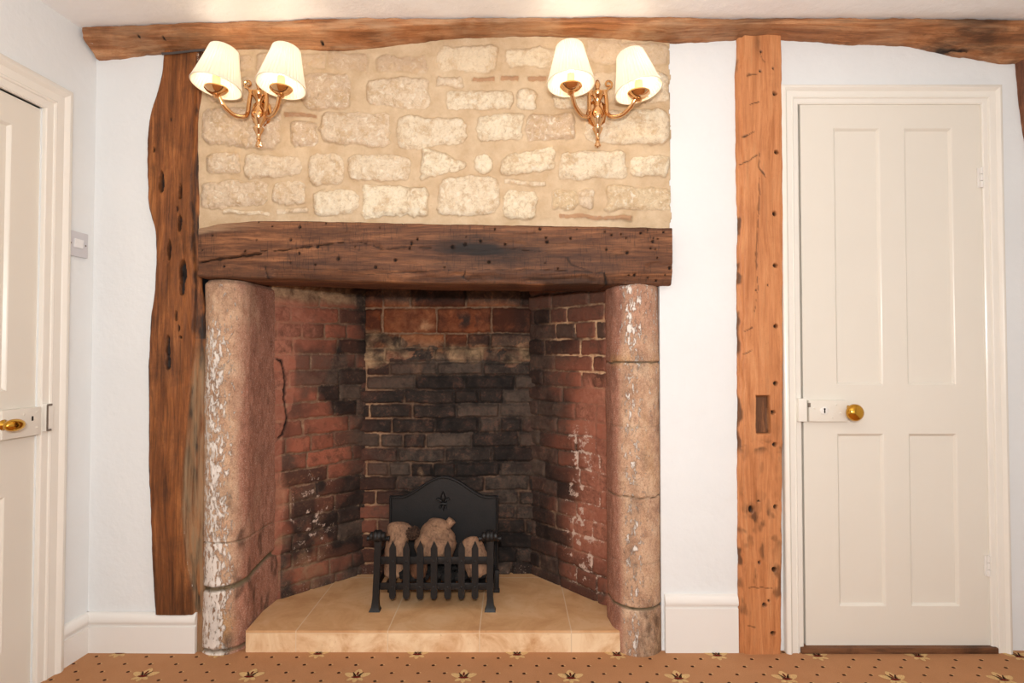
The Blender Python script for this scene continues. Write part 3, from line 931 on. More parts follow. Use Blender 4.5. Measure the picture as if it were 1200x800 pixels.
for x, y in ((303, 260), (319, 265), (351, 266), (300, 281), (340, 281), (287, 294), (372, 289), (350, 297), (340, 308), (369, 310), (396, 303), (382, 262), (445, 267), (472, 262), (489, 280), (482, 285), (463, 305), (440, 313), (580, 268), (546, 277),
             (563, 282), (545, 286), (640, 278), (641, 283), (633, 268), (669, 279), (676, 268), (709, 271), (717, 275), (728, 274), (734, 279), (751, 273), (760, 269), (765, 283), (766, 279), (771, 280), (735, 296), (745, 306), (770, 302), (763, 291), (778, 272), (768, 292),
             (639, 308), (654, 314), (573, 307), (521, 313), (760, 325), (770, 328), (780, 322), (744, 322), (785, 314), (737, 322), (711, 292), (592, 286), (530, 289), (480, 291), (415, 289), (248, 276), (237, 293), (262, 312)):
    s = rr.choice([.8, 1.0, 1.3, 1.7])
    lf.append(('e', x, y, s, s * rr.uniform(.8, 1.3), .01))
def lint_prof(T, C, W, a, b):
    zl = a + 0.040 + 0.006 * vn(T * 4, T * 0, 0, 5)
    ch = 0.016 * np.clip((zl - W) / 0.040, 0, 1) * smooth(-0.87, -0.82, T)
    hack = 0.004 * smooth(0.1, .5, fbm(T * 8, W * 20, 0, 88, 3))
    return ch + hack
def lint_stain(X, Z, C):
    n_ = fbm(X * 6, Z * 16, 0, 57, 5)
    cx = np.exp(-((X - P(560, 290, yl).x) / 0.24) ** 2) * np.exp(-((C - 0.58) / 0.27) ** 2)
    low = smooth(.17, .10, C) * np.exp(-((X - P(640, 320, yl).x) / 0.25) ** 2) * 0.6
    sides = 0.15 * smooth(-.3, .4, n_)
    return np.clip(cx * smooth(-.75, .0, n_) * 1.0 + low * smooth(-.2, .3, n_) + sides, 0, 1)
def lint_pale(X, Z, C):
    w = smooth(P(330, 260, yl).x, P(240, 260, yl).x, X) * smooth(0.80, 0.86, C + 0.22 * (X - P(300, 0, yl).x))
    return 0.55 * w
o = slab('fireplace_lintel', 'x', xz(lb, yl), xz(lt, yl), P(232, 300, yl).x, P(788, 300, yl).x, yl, 0.17, M['oak_lintel'], rough=0.003, rnd=0.007, seed=81, feats=lf,
         masks={'stain': lint_stain, 'pale': lint_pale}, prof=lint_prof)
tag(o, 'thick dark oak lintel beam lying across the two stone columns', 'lintel beam')

# ------------------------------------------------------------------ firebox
ZH = P(500, 739, -0.012).z                     # hearth top
HY = -0.012
fA, fB, fC, fD = F(322, 703, ZH), F(426, 671, ZH), F(622, 671, ZH), F(714, 710, ZH)
ZF = 1.62

def brick_wall(name, A, B, edges_z, blen, seed, maskfn, parent, bounds, relief=0.008, res=0.0042, off=None, heightfn=None):
    """A->B runs left to right as seen from the room; relief faces the room"""
    A, B = Vector((A.x, A.y, 0)), Vector((B.x, B.y, 0))
    L = (B - A).length
    d = (B - A).normalized()
    nrm = Vector((d.y, -d.x, 0))                    # towards the camera
    if nrm.y > 0: nrm = -nrm
    z0, z1 = bounds
    nu, nv = int(L / res), int((z1 - z0) / res)
    U, V = np.meshgrid(np.linspace(0, L, nu), np.linspace(z0, z1, nv), indexing='ij')
    v2 = V + 0.007 * fbm(U * 6, V * 5, 0, seed, 3) + 0.002 * vn(U * 60, V * 60, 0, seed + 1)
    u2 = U + 0.004 * fbm(U * 20, V * 20, 3, seed + 2, 3)
    e = np.array(edges_z)
    ci = np.clip(np.searchsorted(e, v2) - 1, 0, len(e) - 2)
    ch = e[ci + 1] - e[ci]
    dv = np.minimum(v2 - e[ci], e[ci + 1] - v2)
    bl = blen(ci, e) if callable(blen) else blen
    bl = bl * (1 + 0.18 * (_h(ci, ci * 0, ci * 0, seed + 7) - 0.5))
    ofs = (ci % 2) * 0.5 * bl + 0.4 * bl * _h(ci, ci * 0 + 5, ci * 0, seed + 4)
    q = (u2 + ofs + 5 * bl) / bl
    bi = np.floor(q)
    du = np.minimum(q - bi, 1 - (q - bi)) * bl
    # some bricks are headers, split in two
    sp = _h(ci, bi, ci * 0, seed + 12) > 0.72
    q2 = (q - bi) * 2
    du = np.where(sp, np.minimum(du, np.abs(q2 - 1) / 2 * bl), du)
    half = np.where(sp & (q2 > 1), 1, 0)
    dist = np.minimum(du, dv)
    rc = 0.010
    cx, cy = np.clip(rc - du, 0, None), np.clip(rc - dv, 0, None)
    dist = np.where((du < rc) & (dv < rc), rc - np.hypot(cx, cy), dist)
    dist = dist + 0.0032 * fbm(U * 55, V * 55, 0, seed + 3, 3)
    bmask = smooth(0.0022, 0.0062, dist)
    rb = _h(ci, bi, half, seed + 6)
    tint = _h(ci, bi, half, seed + 8)
    H = smooth(0.001, 0.010, dist) * relief + bmask * (rb - 0.5) * relief * 0.9 + 0.0025 * fbm(U * 28, V * 28, 1, seed + 9, 4)
    at = {'brick': bmask, 'tint': tint}
    for k in ('soot', 'orange', 'palemortar', 'wash', 'smear', 'salts', 'crack'):
        at[k] = np.zeros_like(U)
    at.update(maskfn(U, V, L, at, rb))
    H = H * (1 - 0.75 * at['wash']) - at['crack'] * 0.012
    if heightfn is not None:
        H = H + heightfn(U, V, L)
    X = A.x + d.x * U + nrm.x * H
    Y = A.y + d.y * U + nrm.y * H
    n = nu * nv
    verts = np.stack([X, Y, V], -1).reshape(-1, 3)
    ring = [i * nv for i in range(nu)] + [(nu - 1) * nv + j for j in range(1, nv)] + [i * nv + nv - 1 for i in range(nu - 2, -1, -1)] + [j for j in range(nv - 2, 0, -1)]
    back = verts[ring].copy()
    back[:, 0] -= nrm.x * 0.10
    back[:, 1] -= nrm.y * 0.10
    verts = np.concatenate([verts, back])
    faces = grid_faces(nu, nv)
    R_ = len(ring)
    faces += [(ring[k], n + k, n + (k + 1) % R_, ring[(k + 1) % R_]) for k in range(R_)]
    faces.append(tuple(n + k for k in range(R_)))
    ext = {k: np.concatenate([a.ravel(), a.ravel()[ring]]) for k, a in at.items()}
    return obj(name, verts, faces, M['brick'], parent, attrs=ext)

fbx = empty('firebox', ((fB.x + fC.x) / 2, 0.3, 0.0))
tag(fbx, 'open recess of soot-blackened red brick between the two stone columns', 'fireplace')

def zB(py): return P(524, py, fB.y).z
# back wall courses
eb = [ZH - 0.02]
while eb[-1] + 0.064 < zB(424):
    eb.append(eb[-1] + 0.064)
eb += [zB(424), zB(408), zB(391), zB(360), zB(334), zB(334) + 0.08, zB(334) + 0.16, zB(334) + 0.24, zB(334) + 0.34, 2.0]
def m_back(U, V, L, at, rb):
    n1 = fbm(U * 7, V * 5, 0, 101, 4)
    n2 = fbm(U * 22, V * 18, 0, 103, 4)
    up = smooth(zB(414), zB(402), V + 0.035 * n2)
    c = np.exp(-((U - L * 0.62) / (L * 0.42)) ** 2)
    soot = np.clip(0.80 + 0.4 * c + 0.25 * n1, 0, 1)
    leftlow = smooth(0.30, 0.02, U / L) * smooth(zB(540), zB(600), V)
    soot = soot * (1 - 0.45 * leftlow)
    ash = smooth(0.1, 0.5, n2) * np.exp(-((U - L * 0.36) / (L * 0.07)) ** 2)
    soot = np.where(up > 0.5, np.clip(0.30 + 0.55 * n1 + 0.75 * smooth(zB(362), zB(345), V) + 0.5 * (rb > .7) + 0.4 * smooth(.75, 1, U / L), 0, 0.92), soot)  # soot on the top rows also carries the lintel's shadow as colour
    n3 = fbm(U * 12, V * 14, 0, 109, 4)
    smear = smooth(zB(430), zB(418), V + 0.045 * n3) * smooth(zB(396), zB(408), V + 0.05 * n1 + 0.02 * n3 - 0.03 * smooth(.45, .1, U / L)) * (0.35 + 0.65 * smooth(-.35, .25, n3))
    smear = np.clip(smear, 0, 1)
    dk = np.exp(-((U / L - 0.6) / 0.10) ** 2) * np.exp(-((V - zB(375)) / 0.045) ** 2) * smooth(-.1, .25, n2)
    soot = np.maximum(soot, dk * 0.95)
    soot = np.where(smear > 0.4, np.clip(0.25 + 0.8 * n2 + 0.35 * smooth(.45, .75, U / L) + 0.7 * np.exp(-((U / L - .27) / .12) ** 2) * smooth(zB(418), zB(408), V), 0, 0.8), soot)
    pm = 0.35 * up + 0.5 * smooth(0.28, 0.03, U / L) * (1 - up) + 0.3 * smooth(.05, .4, n1)
    soot = soot * (1 - (1 - at['brick']) * np.clip(0.8 * smooth(.25, .03, U / L) + 0.35 * smooth(.1, .4, n1), 0, 0.8) * (1 - up))
    return {'soot': np.clip(soot - 0.35 * ash, 0, 1), 'orange': up, 'palemortar': np.clip(pm, 0, 1), 'smear': np.maximum(smear, 0.55 * ash), 'salts': 0.10 * smooth(ZH + 0.12, ZH, V) * 4}
def h_back(U, V, L):
    return -0.03 * smooth(zB(424), zB(400), V) + 0.006 * fbm(U * 6, V * 9, 0, 107, 3)
brick_wall('back_wall', fB - Vector((0.02, 0, 0)), fC + Vector((0.02, 0, 0)), eb, lambda ci, e: np.where(ci >= len(e) - 8, 0.245, np.where(ci == 0, 0.2, 0.205)), 7, m_back, fbx, (ZH + 0.0003, ZF), relief=0.016, heightfn=h_back)

es = [ZH - 0.03 + 0.0665 * k for k in range(26)]
def m_left(U, V, L, at, rb):
    n1 = fbm(U * 7, V * 6, 0, 111, 4)
    n2 = fbm(U * 20, V * 20, 0, 113, 4)
    t = U / L
    sl = smooth(0.55, 0.95, t + 0.25 * n1 + 0.12 * (rb - .5))
    soot = 0.9 * sl + 0.5 * smooth(ZH + 0.50, ZH + 0.1, V) * smooth(-.3, .2, n1) + 0.16 + 0.5 * smooth(0.05, 0.35, n1) + 0.2 * (rb > .78)
    top = smooth(1.17, 1.26, V)
    wash = smooth(0.55, 0.05, t + 0.3 * n1) * smooth(0.62, 0.92, V) + 0.9 * smooth(0.17, 0.08, t + 0.08 * n1) + 0.25 * smooth(.1, .4, n1)
    wash = np.clip(wash, 0, 0.95)
    crack = np.zeros_like(U)
    pts = [(318, 340), (320, 372), (323, 400), (322, 418), (336, 422), (341, 440), (340, 465), (343, 490), (338, 508), (325, 520)]
    pw = []
    for x, y in pts:                         # where those pixels meet this wall
        u_, dy, dz = ray(x, y)
        a_, b_ = fA, fB
        dd = Vector((b_.x - a_.x, b_.y - a_.y)); 
        # solve u*s = ax + k*ddx ; dy*s - D = ay + k*ddy
        det = u_ * (-dd.y) + dd.x * dy
        s = (a_.x * (-dd.y) + dd.x * (a_.y + DCAM)) / det
        k = (u_ * s - a_.x) / dd.x
        pw.append((k * dd.length, HCAM + dz * s))
    j = 0.004 * vn(U * 60, V * 60, 0, 5)
    for (a, b), (c, d) in zip(pw[:-1], pw[1:]):
        crack = np.maximum(crack, smooth(0.0055, 0.0015, seg_dist(U + j, V + j, a, b, c, d)))
    salts = 0.66 * smooth(-0.15, 0.45, fbm(U * 45, V * 40, 0, 117, 4)) * np.exp(-((V - 0.38) / 0.20) ** 2) * np.exp(-((t - 0.42) / 0.30) ** 2) + 0.2 * smooth(ZH + .08, ZH, V)
    grey = np.maximum(0.8 * smooth(1.235, 1.275, V + 0.03 * n1), 0.5 * smooth(0.62, 0.25, V + 0.1 * n1) * smooth(0.75, 0.25, t + 0.2 * n1) * smooth(-.3, .3, n2))
    return {'soot': np.clip(soot * (1 - 0.7 * (wash > .6)), 0, 0.95), 'wash': wash, 'crack': crack, 'salts': salts + 0.15, 'palemortar': np.clip(0.25 + 0.5 * n1 + 0.7 * smooth(.9, 1, t), 0, 1), 'smear': grey, 'orange': 0.15 * sl}
bs = brick_wall('left_cheek', fA + (fA - fB) * 0.06, fB, es, 0.215, 23, m_left, fbx, (ZH + 0.0003, ZF), relief=0.008)

def m_right(U, V, L, at, rb):
    n1 = fbm(U * 7, V * 6, 0, 121, 4)
    n2 = fbm(U * 24, V * 20, 0, 123, 4)
    t = U / L
    sl = smooth(0.74, 0.22, t + 0.22 * n1 + 0.16 * (rb - .5)) * smooth(1.4, 0.9, V) + 0.55 * smooth(0.95, 1.1, V)
    low = smooth(ZH + 0.30, ZH + 0.05, V) * 0.55
    wash = smooth(0.45, 0.75, t + 0.2 * n1) * smooth(0.98, 0.90, V + 0.02 * np.sign(vn(U * 9, V * 15, 0, 4))) * smooth(0.12, 0.3, V)
    edge_ = smooth(0.93, 0.97, t)
    wash = np.clip(np.maximum(wash, 0.9 * edge_), 0, 0.95)
    pm = smooth(0.88, 0.96, V) * smooth(1.30, 1.2, V) * smooth(0.2, 0.5, t) * smooth(-.25, .1, fbm(U * 9, V * 14, 0, 127, 3)) + 0.3 * smooth(-.1, .3, n1)
    salts = 0.85 * smooth(-0.2, 0.45, fbm(U * 45, V * 36, 0, 125, 4)) * np.exp(-((t - 0.66) / 0.22) ** 2) * smooth(0.95, 0.6, V) * smooth(ZH, ZH + 0.1, V) + 0.45 * (1 - at['brick']) * smooth(.9, .6, V) * smooth(.3, .6, t)
    soot = np.clip(np.maximum(sl * 0.95, low), 0, 0.93) * (1 - 0.75 * wash) * (1 - (1 - at['brick']) * np.clip(pm, 0, .9))
    return {'soot': soot, 'wash': wash, 'palemortar': np.clip(pm, 0, 1), 'salts': salts}
brick_wall('right_cheek', fC, fD + (fD - fC) * 0.02, es, 0.215, 57, m_right, fbx, (ZH + 0.0003, ZF), relief=0.008)
# flue hood closing the recess above the lintel
m = MB()
hz = 1.60
x0, x1 = fA.x - 0.08, fD.x + 0.04
m.box(((x0 + x1) / 2, 0.32, hz + 0.32), (x1 - x0, 0.60, 0.02))
m.box(((x0 + x1) / 2, 0.145, 1.70), (x1 - x0, 0.02, 0.62))
m.box((x0, 0.4, 1.66), (0.02, 0.5, 0.5)); m.box((x1, 0.4, 1.66), (0.02, 0.5, 0.5))
m.box(((x0 + x1) / 2, 0.66, 1.75), (x1 - x0, 0.02, 0.4))
m.build('flue', M['soot'], fbx, shade=False)

# hearth slab with tiled top and riser
hl, hr = P(288, 739, HY), P(728, 739, HY)
poly = [(hl.x, HY), (hr.x, HY), (hr.x - 0.008, 0.05), (fD.x + 0.004, fD.y + 0.02), (fC.x + 0.01, fC.y + 0.02), (fB.x - 0.01, fB.y + 0.02), (fA.x - 0.01, fA.y + 0.01)]
bm = bmesh.new()
vb = [bm.verts.new((x, y, 0.0)) for x, y in poly]
f0 = bm.faces.new(vb)
r = bmesh.ops.extrude_face_region(bm, geom=[f0])
for v in r['geom']:
    if isinstance(v, bmesh.types.BMVert): v.co.z = ZH
bmesh.ops.recalc_face_normals(bm, faces=bm.faces)
bmesh.ops.bevel(bm, geom=[e for e in bm.edges if all(abs(v.co.z - ZH) < 1e-6 and abs(v.co.y - HY) < 1e-6 for v in e.verts)], offset=0.002, segments=2, affect='EDGES')
me = bpy.data.meshes.new('hearth'); bm.to_mesh(me); bm.free()
ho = link('hearth', me, M['travertine'], loc=None)
tag(ho, 'raised hearth of beige travertine tiles with pale grout at the foot of the fireplace', 'hearth')

# ------------------------------------------------------------------ stone columns
def column(name, plan, joints, ztop, tilt, masks, label, base_grow):
    """plan: open outline (x, y) from outer back round the front to the inner back"""
    pl = [Vector((x, y, 0)) for x, y in plan]
    seg = [0.0]
    for a, b in zip(pl[:-1], pl[1:]): seg.append(seg[-1] + (b - a).length)
    Lp = seg[-1]
    nu = int(Lp / 0.0042)
    s = np.linspace(0, Lp, nu)
    xs, ys = np.interp(s, seg, [p.x for p in pl]), np.interp(s, seg, [p.y for p in pl])
    tx, ty = np.gradient(xs, s), np.gradient(ys, s)
    nx, ny = ty, -tx                                # outward (room) side
    z = np.linspace(0.0, ztop, int(ztop / 0.0045))
    Z, S_ = np.meshgrid(z, s, indexing='ij')
    Xb, Yb, Nx, Ny = [np.broadcast_to(a, Z.shape) for a in (xs, ys, nx, ny)]
    jm = np.zeros_like(Z)
    for jz, w, dp in joints:
        zz = jz(S_, Lp) if callable(jz) else jz
        dd = np.abs(Z - zz - 0.004 * fbm(S_ * 18, Z * 0, 0, 5, 3))
        jm = np.maximum(jm, smooth(w, w * 0.4, dd) * dp)
    H = 0.0035 * fbm(S_ * 9, Z * 6, 0, 131, 4) + 0.0015 * fbm(S_ * 45, Z * 45, 0, 133, 3) - 0.009 * jm
    H = H + base_grow(S_, Z, Lp)
    H = H - 0.012 * smooth(ztop - 0.015, ztop, Z)
    X = Xb + Nx * H + tilt * Z
    Y = Yb + Ny * H
    at = masks(S_ / Lp, Z, X, Y)
    at['joint'] = jm
    for k in ('pink', 'ochre', 'flake', 'soot'):
        at.setdefault(k, np.zeros_like(Z))
    verts = np.stack([X, Y, Z], -1).reshape(-1, 3)
    nz = len(z)
    faces = grid_faces(nz, nu, False, close=True)
    faces += [tuple(range(nu))[::-1], tuple((nz - 1) * nu + k for k in range(nu))]
    c = (float(np.mean(xs)), float(np.mean(ys)), 0.0)
    o = obj(name, verts, faces, M['column'], loc=c, attrs=at, fix=True, auto=80)
    return tag(o, label, 'column', 'stone columns beside the firebox')

def arc(cx, cy, r, a0, a1, n=24):
    return [(cx + r * math.cos(math.radians(a0 + (a1 - a0) * k / n)), cy + r * math.sin(math.radians(a0 + (a1 - a0) * k / n))) for k in range(n + 1)]

cxl0 = P(240, 500, 0.02).x
rl = (P(286, 700, 0).x - cxl0) / 2
cl = cxl0 + rl
planL = [(cxl0, 0.16)] + arc(cl, 0.045, rl, 180, 356) + [(fA.x - 0.010, 0.10), (fA.x - 0.007, 0.15), (fA.x - 0.002, 0.20), (fA.x + 0.004, fA.y + 0.012), (fA.x - 0.03, fA.y + 0.06)]
def jL(S, L): return P(262, 690, -0.02).z + 0.045 * smooth(0.3 * L, 0.95 * L, S)
def mL(t, Z, X, Y):
    n1 = fbm(t * 9, Z * 5, 0, 141, 4)
    fr = smooth(cl + 0.02, cl + 0.090, X + 0.03 * n1)
    soot = np.clip(0.6 * smooth(.05, .4, fbm(t * 14, Z * 9, 0, 143, 4)) * (0.25 + smooth(cl - 0.01, cl + 0.05, X) * smooth(0.75, 0.35, Z)), 0, 0.8)
    flake = 0.13 * np.exp(-((X - cl + 0.02) / 0.05) ** 2) * smooth(1.24, 1.05, Z) + 0.07 * smooth(.5, .2, Z) * (1 - fr) - 0.12 * fr
    ochre = 0.85 * np.exp(-(((Z - 0.095) / 0.05) ** 2)) * np.exp(-((X - cl - 0.02) / 0.03) ** 2) * smooth(-.3, .1, n1)
    return {'pink': np.clip(0.2 + fr, 0, 1), 'soot': soot, 'flake': flake, 'ochre': ochre}
column('stone_column', planL, [(jL, 0.012, 1.0), (P(262, 637, -0.03).z, 0.003, 0.5), (lambda S, L: 0.012 + 0 * S, 0.008, 0.8)], P(260, 327, -0.03).z, -0.006, mL,
       'wide limestone column with flaking whitewash left of the brick firebox', lambda S, Z, L: 0.004 * smooth(0.26, 0.22, Z))

cr0, cr1 = P(719, 540, 0.0).x, P(777, 540, 0.0).x
rR = (cr1 - cr0) / 2
cr = (cr0 + cr1) / 2
planR = [(fD.x - 0.004, fD.y + 0.02), (fD.x - 0.002, 0.14), (cr0 - 0.006, 0.10)] + arc(cr, 0.045, rR, 190, 360) + [(cr1, 0.17)]
def mR(t, Z, X, Y):
    n1 = fbm(t * 9, Z * 5, 0, 151, 4)
    inn = smooth(cr0 + 0.035, cr0 + 0.005, X + 0.01 * n1)
    low = smooth(0.24, 0.12, Z)
    soot = np.clip(0.35 * smooth(.1, .5, fbm(t * 14, Z * 9, 0, 153, 4)) + 0.5 * low * smooth(-.2, .3, n1), 0, 0.7)
    flake = 0.07 * np.exp(-((X - cr + 0.03) / 0.03) ** 2) + 0.05 * smooth(1.0, 1.15, Z) - 0.1 * inn - 0.015
    och = 0.35 * smooth(.0, .5, n1) * smooth(cr - 0.02, cr + 0.05, X) + 0.6 * np.exp(-((Z - P(748, 422, -0.03).z) / 0.02) ** 2) * smooth(-.2, .3, n1)
    return {'pink': np.clip(0.24 + inn + 0.4 * smooth(1.0, 1.2, Z), 0, 1), 'soot': soot, 'flake': flake, 'ochre': np.clip(och, 0, .9)}
column('stone_column', planR, [(P(748, 425, -0.03).z, 0.004, 0.9), (P(748, 583, -0.03).z, 0.003, 0.8), (P(748, 500, -0.03).z, 0.002, 0.2), (P(748, 713, -0.03).z, 0.007, 1.0), (P(748, 660, -0.03).z, 0.003, 0.25)], P(748, 331, -0.03).z, -0.004, mR,
       'round tan limestone column with cracked joints right of the brick firebox', lambda S, Z, L: 0.003 * smooth(0.15, 0.13, Z))

# ------------------------------------------------------------------ joinery
def sweep(name, fn, path, prof, mat, label, cat, base, kind='structure', closed_ends=True):
    """prof (t, d): t = outward offset in the wall plane, d = projection; path gives corner points with outward directions"""
    vs, fs = [], []
    n = len(prof)
    for (s, z, os_, oz) in path:
        for t, d in prof:
            vs.append(fn(s + os_ * t, z + oz * t, d))
    for i in range(len(path) - 1):
        for k in range(n):
            k2 = (k + 1) % n
            fs.append((i * n + k, i * n + k2, (i + 1) * n + k2, (i + 1) * n + k))
    fs.append(tuple(range(n)))
    fs.append(tuple((len(path) - 1) * n + k for k in range(n))[::-1])
    o = obj(name, vs, fs, mat, loc=base, fix=True, auto=25)
    return tag(o, label, cat, kind=kind)

def arch_prof(w):
    return [(0, -0.03), (0, 0.010), (0.004, 0.013), (w * .28, 0.014), (w * .30, 0.018), (w * .36, 0.020), (w * .40, 0.017), (w * .66, 0.019), (w * .70, 0.023), (w * .80, 0.029), (w * .90, 0.027), (w * .97, 0.024), (w, 0.020), (w, -0.0)]

# right door
xl, xr_, zt_ = DX0 + 0.003, DX1 - 0.001, DZT
cas = arch_prof(0.066)
xl_in, xr_in = P(938, 400, -0.01).x, P(1155, 400, -0.01).x
ztp_ = P(1040, 122, -0.01).z
sweep('trim_1', mapB, [(xl_in, 0.0, -1, 0), (xl_in, ztp_, -1, 1), (xr_in, ztp_, 1, 1), (xr_in, 0.0, 1, 0)], cas, M['casing'],
      'cream moulded door casing around the four panel door at the right', 'door casing', (xl_in, 0, 0))

def door_leaf(name, fn, s0, s1, z0, z1, panels, th, mat, loc, depth=0.009, bev=0.009):
    ss = sorted({s0, s1} | {p[0] for p in panels} | {p[1] for p in panels})
    zs = sorted({z0, z1} | {p[2] for p in panels} | {p[3] for p in panels})
    m = MB()
    for i in range(len(ss) - 1):
        for j in range(len(zs) - 1):
            a, b, c, d = ss[i], ss[i + 1], zs[j], zs[j + 1]
            if any(p[0] <= a + 1e-6 and b <= p[1] + 1e-6 and p[2] <= c + 1e-6 and d <= p[3] + 1e-6 for p in panels): continue
            m.add([fn(a, c, 0), fn(b, c, 0), fn(b, d, 0), fn(a, d, 0)], [(0, 1, 2, 3)])
    for (a, b, c, d) in panels:
        o_ = [fn(a, c, 0), fn(b, c, 0), fn(b, d, 0), fn(a, d, 0)]
        k = 0.003
        mid = [fn(a + k, c + k, -0.002), fn(b - k, c + k, -0.002), fn(b - k, d - k, -0.002), fn(a + k, d - k, -0.002)]
        q = [fn(a + bev, c + bev, -depth), fn(b - bev, c + bev, -depth), fn(b - bev, d - bev, -depth), fn(a + bev, d - bev, -depth)]
        m.add(o_ + mid + q, [(0, 1, 5, 4), (1, 2, 6, 5), (2, 3, 7, 6), (3, 0, 4, 7), (4, 5, 9, 8), (5, 6, 10, 9), (6, 7, 11, 10), (7, 4, 8, 11), (8, 9, 10, 11)])
    F_ = [fn(s0, z0, 0), fn(s1, z0, 0), fn(s1, z1, 0), fn(s0, z1, 0), fn(s0, z0, -th), fn(s1, z0, -th), fn(s1, z1, -th), fn(s0, z1, -th)]
    m.add(F_, [(0, 4, 5, 1), (1, 5, 6, 2), (2, 6, 7, 3), (3, 7, 4, 0), (4, 7, 6, 5)])
    bm = bmesh.new()
    vv = [bm.verts.new(v) for v in m.v]
    for f in m.f:
        bm.faces.new([vv[i] for i in f])
    bmesh.ops.remove_doubles(bm, verts=bm.verts, dist=1e-5)
    bmesh.ops.recalc_face_normals(bm, faces=bm.faces)
    me = bpy.data.meshes.new(name); bm.to_mesh(me); bm.free()
    return link(name, me, mat, loc=loc)

dY = -0.004
pxr = lambda x, y: P(x, y, dY)
dx0, dx1 = P(940.5, 400, dY).x, P(1155, 400, dY).x - 0.002
dz0, dz1 = P(1050, 757, dY).z, P(1040, 121, dY).z - 0.004
def av(xa, ya, xb, yb): return (pxr(xa, ya).x + pxr(xb, yb).x) / 2
L0, L1 = av(977, 160, 983, 700), av(1031, 160, 1038, 700)
R0, R1 = av(1059, 160, 1068, 700), av(1114, 160, 1126, 700)
U0, U1 = pxr(1050, 451).z, pxr(1050, 150).z
W0, W1 = pxr(1050, 710).z, pxr(1050, 508).z
mD = lambda s, z, d: Vector((s, dY - d, z))
d2 = door_leaf('door_2', mD, dx0, dx1, dz0, dz1, [(L0, L1, U0, U1), (R0, R1, U0, U1), (L0, L1, W0, W1), (R0, R1, W0, W1)], 0.034, M['cream'], (dx1, dY, dz0))
tag(d2, 'closed cream four panel door with round brass knob at the right', 'door', kind='structure')
# rim lock, knob and hinges
def wbox(m, a, b, y0, y1, bev=0.002):
    p, q = P(a[0], a[1], y0), P(b[0], b[1], y0)
    return m.box(((p.x + q.x) / 2, (y0 + y1) / 2, (p.z + q.z) / 2), (abs(q.x - p.x), abs(y1 - y0), abs(p.z - q.z)), bev=bev)
lk = wbox(MB(), (948, 469), (993, 494), dY - 0.020, dY + 0.001, 0.003).build('rim_lock', M['cream'], d2)
c = P(966, 481, dY - 0.021)
MB().lathe(c + Vector((0, 0.002, 0)), [(0.0145, 0), (0.0145, 0.003), (0.012, 0.0042), (0.0, 0.0044)], 24, (0, -1, 0)).build('escutcheon', M['skirting'], lk)
k = MB(); k.box(c + Vector((0, -0.0022, -0.002)), (0.004, 0.003, 0.012)); k.lathe(c + Vector((0, -0.0008, 0.006)), [(0.0032, 0), (0.0032, 0.003)], 12, (0, -1, 0))
k.build('keyhole', M['black'], lk)
for sx, sy in ((954, 478), (980, 474), (976, 489), (985, 484)):
    MB().lathe(P(sx, sy, dY - 0.0195), [(0.004, 0), (0.004, 0.001), (0.002, 0.0022), (0, 0.0024)], 12, (0, -1, 0)).build('screw', M['cream'], lk)
wbox(MB(), (947, 472), (950, 477), dY - 0.0215, dY - 0.018, 0.0004).build('latch_tongue', M['bare'], lk)
kc = P(994, 482, dY - 0.001)
knob_prof = [(0.021, 0), (0.022, 0.003), (0.018, 0.006), (0.010, 0.009), (0.009, 0.018), (0.014, 0.023), (0.024, 0.029), (0.0295, 0.037), (0.0295, 0.044), (0.026, 0.051), (0.018, 0.056), (0.008, 0.0585), (0.0, 0.059)]
MB().lathe(kc, [(r * 1.0, h) for r, h in knob_prof], 40, (0, -1, 0)).build('door_knob', M['knob'], d2, auto=None)
for hy in (208, 663):
    hx = 1149.5 if hy < 300 else 1162.5
    hp = P(hx, hy, dY - 0.006)
    hp.x = xr_in - 0.004
    m = MB()
    for q in range(3):
        m.lathe(hp + Vector((0, 0, -0.036 + 0.0245 * q)), [(0.0045, 0), (0.0055, 0.001), (0.0055, 0.022), (0.0045, 0.023)], 14)
    m.box(hp + Vector((-0.007, 0.004, 0)), (0.010, 0.003, 0.07))
    m.build('hinge', M['skirting'], d2)
# keep on the casing
kp = MB()
wbox(kp, (936, 467), (946, 494), -0.034, -0.006, 0.002)
ko = kp.build('lock_keep', M['casing'], bpy.data.objects['trim_1'])
# oak threshold under the door
m = MB()
p, q = P(938, 757, -0.015), P(1168, 766, -0.015)
m.box(((p.x + q.x) / 2, 0.03, (max(q.z, 0.0) + p.z - 0.002) / 2), (q.x - p.x, 0.11, p.z - 0.002 - max(q.z, 0.0)), bev=0.003)
to = m.build('threshold', M['threshold'], loc=((p.x + q.x) / 2, 0, 0))
tag(to, 'brown oak threshold strip under the right door', 'threshold')

# left door
zc_in = PL(52, 128).z
s_in = sL(PL(45, 400))
sweep('trim_2', mapL, [(s_in, 0.0, 1, 0), (s_in, zc_in, 1, 1), (-1.02, zc_in, -1, 1), (-1.02, 0.0, -1, 0)], arch_prof(sL(PL(74, 400)) - s_in), M['casing'],
      'cream moulded door casing around the door on the left wall', 'door casing', tuple(mapL(s_in, 0, 0)))
ld = lambda s, z, d: mapL(s, z, d - 0.004)
sd1, sd0 = s_in - 0.003, -1.015
sp1 = sL(PL(10.5, 390))
spL1, spL0 = sp1, sp1 - 0.30
zu0, zu1 = PL(9, 458).z, PL(17, 146).z
zl0, zl1 = PL(4, 765).z, PL(4, 583).z
d1 = door_leaf('door_1', ld, sd0, sd1, 0.008, zc_in - 0.004, [(spL0, spL1, zu0, zu1), (spL0, spL1, zl0, zl1), (-0.93, spL0 - 0.09, zu0, zu1), (-0.93, spL0 - 0.09, zl0, zl1)], 0.034, M['cream'], tuple(mapL(sd0, 0, 0)))
tag(d1, 'cream panelled door with oval brass knob at the left edge', 'door', kind='structure')
